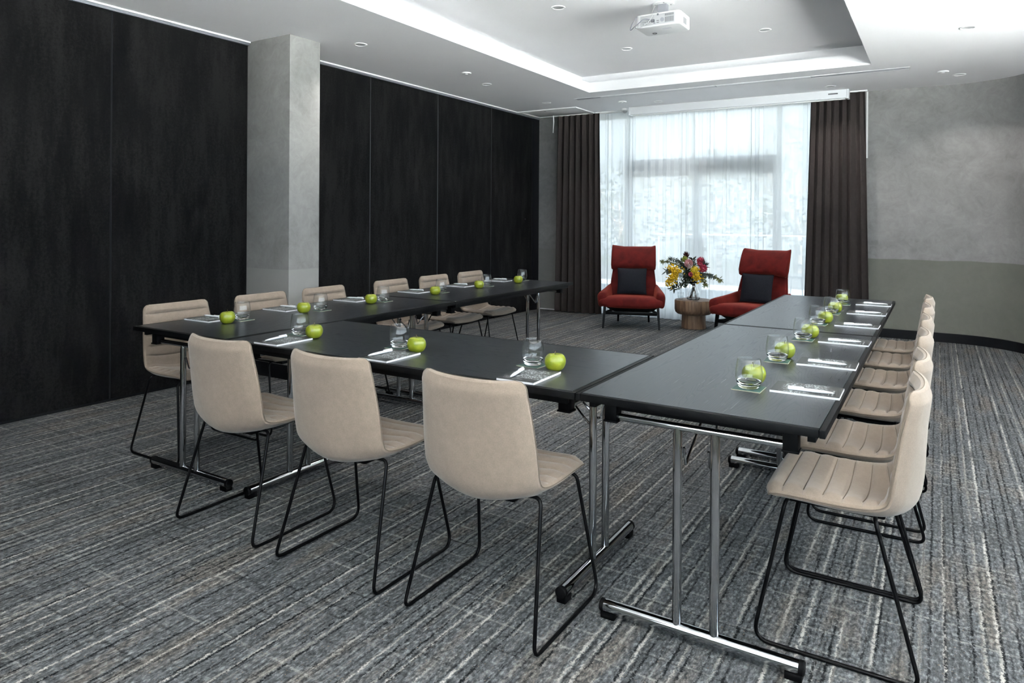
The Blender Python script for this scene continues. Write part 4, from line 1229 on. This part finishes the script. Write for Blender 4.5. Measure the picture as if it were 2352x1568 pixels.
# ------------------------------------------------------------------ stump side table with flowers
SX, SY, SZ = -1.520, 6.30, 0.345
o = thing('stump_table', 'turned solid wood stump side table between the red armchairs', 'side table', (SX, SY, 0))
MB().lathe([(0, 0), (0.142, 0), (0.146, 0.004), (0.146, 0.02), (0.140, 0.168), (0, 0.168)], 48).build('base_block', 'wood', o)
MB().lathe([(0, 0.166), (0.150, 0.166), (0.195, 0.176), (0.217, 0.196), (0.227, 0.23), (0.227, 0.330), (0.223, 0.342), (0.215, SZ), (0, SZ)], 56).build('top_block', 'wood', o)
VX, VY = -1.530, 6.315
o = thing('vase', 'clear glass bottle vase holding the native flowers', 'vase', (VX, VY, SZ))
VP = [(0, 0.0), (0.070, 0.0), (0.078, 0.006), (0.080, 0.03), (0.076, 0.08), (0.060, 0.125), (0.048, 0.155), (0.046, 0.190), (0.052, 0.215), (0.0505, 0.2155), (0.0435, 0.190), (0.0455, 0.155), (0.0572, 0.125), (0.073, 0.08), (0.0768, 0.03), (0.074, 0.010), (0, 0.008)]
MB().lathe(VP, 40).build('vessel', 'glass', o, ang=180)
for (gx, gy, l) in ((-1.655, 6.215, 'small tumbler left of the vase on the stump table'), (-1.462, 6.165, 'small tumbler right of the vase on the stump table')):
    o = thing('water_tumbler', l, 'glass', (gx, gy, SZ), 0, 'tumblers on the stump table')
    link('vessel', MB().lathe([(0, 0.0), (0.030, 0.0), (0.034, 0.004), (0.036, 0.09), (0.0345, 0.0905), (0.0325, 0.03), (0.031, 0.022), (0, 0.020)], 32).mesh('vessel', 'glass_thin', ang=180), o)
    MB().lathe([(0, 0.0205), (0.0305, 0.0225), (0.0318, 0.030), (0.0322, 0.044), (0, 0.044)], 28).build('water', 'water_thin', o)

def leaf_quad(m, base, tip, wd, nrm):
    b, t_ = Vector(base), Vector(tip)
    d = t_ - b
    sd = d.cross(Vector(nrm))
    if sd.length < 1e-6:
        sd = d.cross(Vector((1, 0, 0)))
    sd = sd.normalized() * wd
    up = sd.cross(d).normalized() * wd * 0.35
    m.add([b, b + d * 0.35 + sd - up, b + d * 0.7 + sd * 0.7 - up, t_, b + d * 0.7 - sd * 0.7 - up, b + d * 0.35 - sd - up, b + d * 0.5 + up], [(0, 1, 6), (1, 2, 6), (2, 3, 6), (3, 4, 6), (4, 5, 6), (5, 0, 6)])
def stem_path(head, rnd, droop=0.0):
    a = rnd.uniform(0, 6.28)
    b0 = Vector((VX + 0.045 * math.cos(a), VY + 0.045 * math.sin(a), SZ + 0.012))
    nk = Vector((VX - 0.018 * math.cos(a), VY - 0.018 * math.sin(a), SZ + 0.20))
    H = Vector(head)
    mid = nk * 0.5 + H * 0.5 + Vector((0, 0, 0.03 + droop))
    return smooth_path([b0, nk, mid, H], 5)
def flower(name, head, label, kind, seed):
    rnd = random.Random(seed)
    o = thing(name, label, 'flower' if kind not in ('fern', 'leafy', 'dark') else 'foliage', (0, 0, 0), 0, 'stems in the vase')
    P = stem_path(head, rnd, 0.05 if kind == 'fern' else 0.0)
    MB().tube(P, 0.0028, 6).build('stem', 'stalk', o)
    H = Vector(head)
    ax = (P[-1] - P[-3]).normalized()
    ax = (ax + Vector((0, -0.55, 0.15))).normalized()
    q = ax.orthogonal().normalized(); q2 = ax.cross(q)
    def ringdir(a, tilt):
        return (ax * math.cos(tilt) + (q * math.cos(a) + q2 * math.sin(a)) * math.sin(tilt)).normalized()
    if kind in ('protea', 'king', 'bud'):
        R_ = {'protea': 0.070, 'king': 0.078, 'bud': 0.040}[kind]
        core = 'pink' if kind == 'protea' else ('cream' if kind == 'king' else 'maroon')
        MB().ico(H + ax * R_ * 0.35, R_ * 0.55, 2).build('core', core, o)
        for ring_, (cnt, tl_, ln) in enumerate(((9, 0.35, 1.15), (11, 0.65, 1.05), (12, 0.95, 0.9))):
            m = MB()
            for k in range(cnt):
                a = 2 * PI * (k + 0.5 * ring_) / cnt
                d = ringdir(a, tl_)
                leaf_quad(m, H + d * R_ * 0.25, H + d * R_ * ln + ax * R_ * 0.45, R_ * 0.20, ax)
            m.build('bracts', 'blush' if kind == 'king' else 'pink', o, smooth=False)
    elif kind == 'pin':
        MB().ico(H, 0.036, 2).build('core', 'lemon', o)
        m = MB()
        for k in range(90):
            d = Vector((rnd.gauss(0, 1), rnd.gauss(0, 1), rnd.gauss(0, 1))).normalized()
            m.tube([H + d * 0.030, H + d * 0.052], [0.0018, 0.0026], 4)
        m.build('pins', 'lemon', o, smooth=False)
    elif kind == 'yarrow':
        m = MB()
        for k in range(85):
            c = H + Vector((rnd.gauss(0, 0.031), rnd.gauss(0, 0.020), rnd.gauss(0, 0.030)))
            m.ico(c, rnd.uniform(0.009, 0.015), 1, (1, 1, 0.8))
            if k % 4 == 0:
                m.tube([P[-3], c], 0.001, 4)
        m.build('florets', 'yellow', o, smooth=False)
    elif kind in ('maroon', 'lime'):
        m = MB()
        for rg, (cnt, tl_, ln) in enumerate(((6, 0.22, 0.075), (7, 0.55, 0.070), (7, 0.95, 0.060))):
            for k in range(cnt):
                d = ringdir(2 * PI * (k + 0.4 * rg) / cnt, tl_)
                leaf_quad(m, H - ax * 0.02, H + d * ln, 0.010, ax)
        m.build('bracts', kind if kind == 'maroon' else 'leaf_lime', o, smooth=False)
    elif kind == 'thistle':
        MB().ico(H, 0.020, 2).build('core', 'thistle', o)
        m = MB()
        for k in range(14):
            leaf_quad(m, H, H + ringdir(2 * PI * k / 14, 1.1) * 0.046, 0.006, ax)
        m.build('bracts', 'thistle', o, smooth=False)
    elif kind == 'fern':
        m = MB()
        n0 = int(len(P) * 0.55)
        for i in range(n0, len(P)):
            for k in range(14):
                d = Vector((rnd.gauss(0, 1), rnd.gauss(0, 0.6), rnd.gauss(-0.5, 0.7))).normalized()
                leaf_quad(m, P[i], P[i] + d * rnd.uniform(0.03, 0.06), 0.0045, (0, 1, 0))
        m.build('leaves', 'leaf_olive' if seed % 2 else 'leaf_grey', o, smooth=False)
    else:
        m = MB()
        n0 = int(len(P) * 0.5)
        for i in range(n0, len(P)):
            for k in range(8):
                d = (Vector((rnd.gauss(0, 1), rnd.gauss(-0.2, 0.7), rnd.gauss(0.1, 0.7)))).normalized()
                leaf_quad(m, P[i], P[i] + d * rnd.uniform(0.05, 0.10), 0.012, (0, 0.3, 1))
        m.build('leaves', 'leaf_dark' if kind == 'dark' else 'leaf_grey', o, smooth=False)
    return o
FL = [('leucadendron', (-1.61, 6.31, 0.865), 'maroon bud at the very top of the flower arrangement', 'maroon'),
      ('leucadendron', (-1.612, 6.28, 0.810), 'lime green bracts just under the maroon bud', 'lime'),
      ('protea', (-1.545, 6.22, 0.750), 'large pale blush protea at the centre of the arrangement', 'king'),
      ('pincushion', (-1.480, 6.20, 0.712), 'round yellow pincushion flower beside the pink protea', 'pin'),
      ('protea', (-1.400, 6.23, 0.712), 'large deep pink protea right of the pincushion flower', 'protea'),
      ('protea', (-1.452, 6.31, 0.770), 'pink protea behind the yellow pincushion flower', 'protea'),
      ('protea_bud', (-1.512, 6.17, 0.655), 'small dusky pink protea bud under the pincushion', 'bud'),
      ('yarrow', (-1.685, 6.19, 0.680), 'bright yellow cluster, highest of the left spray', 'yarrow'),
      ('yarrow', (-1.730, 6.18, 0.625), 'bright yellow cluster, middle of the left spray', 'yarrow'),
      ('yarrow', (-1.790, 6.20, 0.560), 'bright yellow cluster, lowest of the left spray', 'yarrow'),
      ('yarrow', (-1.775, 6.27, 0.700), 'small yellow cluster at the upper left edge', 'yarrow'),
      ('yarrow', (-1.445, 6.18, 0.632), 'golden cluster hanging right above the vase rim', 'yarrow'),
      ('sea_holly', (-1.628, 6.16, 0.640), 'blue-grey thistle flower left of the pink bud', 'thistle'),
      ('fern_frond', (-1.930, 6.32, 0.800), 'feathery frond arching out to the upper left', 'fern'),
      ('fern_frond', (-1.830, 6.34, 0.835), 'feathery frond rising behind the yellow clusters', 'fern'),
      ('fern_frond', (-1.185, 6.28, 0.600), 'feathery frond drooping out to the far right', 'fern'),
      ('fern_frond', (-1.280, 6.24, 0.640), 'feathery frond reaching right of the pink protea', 'fern'),
      ('fern_frond', (-1.345, 6.20, 0.540), 'thin frond hanging down right of the vase', 'fern'),
      ('leafy_sprig', (-1.755, 6.22, 0.465), 'dark leafy sprig hanging low left of the vase', 'dark'),
      ('leafy_sprig', (-1.690, 6.34, 0.800), 'dark leafy sprig behind the left yellow clusters', 'dark'),
      ('leafy_sprig', (-1.560, 6.36, 0.830), 'dark leafy sprig behind the pale protea', 'dark'),
      ('leafy_sprig', (-1.590, 6.20, 0.640), 'dark leafy sprig filling the centre above the vase', 'dark'),
      ('leafy_sprig', (-1.380, 6.30, 0.790), 'grey leafy sprig above the deep pink protea', 'leafy'),
      ('leafy_sprig', (-1.860, 6.26, 0.680), 'grey leafy sprig at the left edge', 'leafy')]
for i, (n_, h_, l_, k_) in enumerate(FL):
    flower(n_, h_, l_, k_, 20 + i)
bpy.context.view_layer.update()
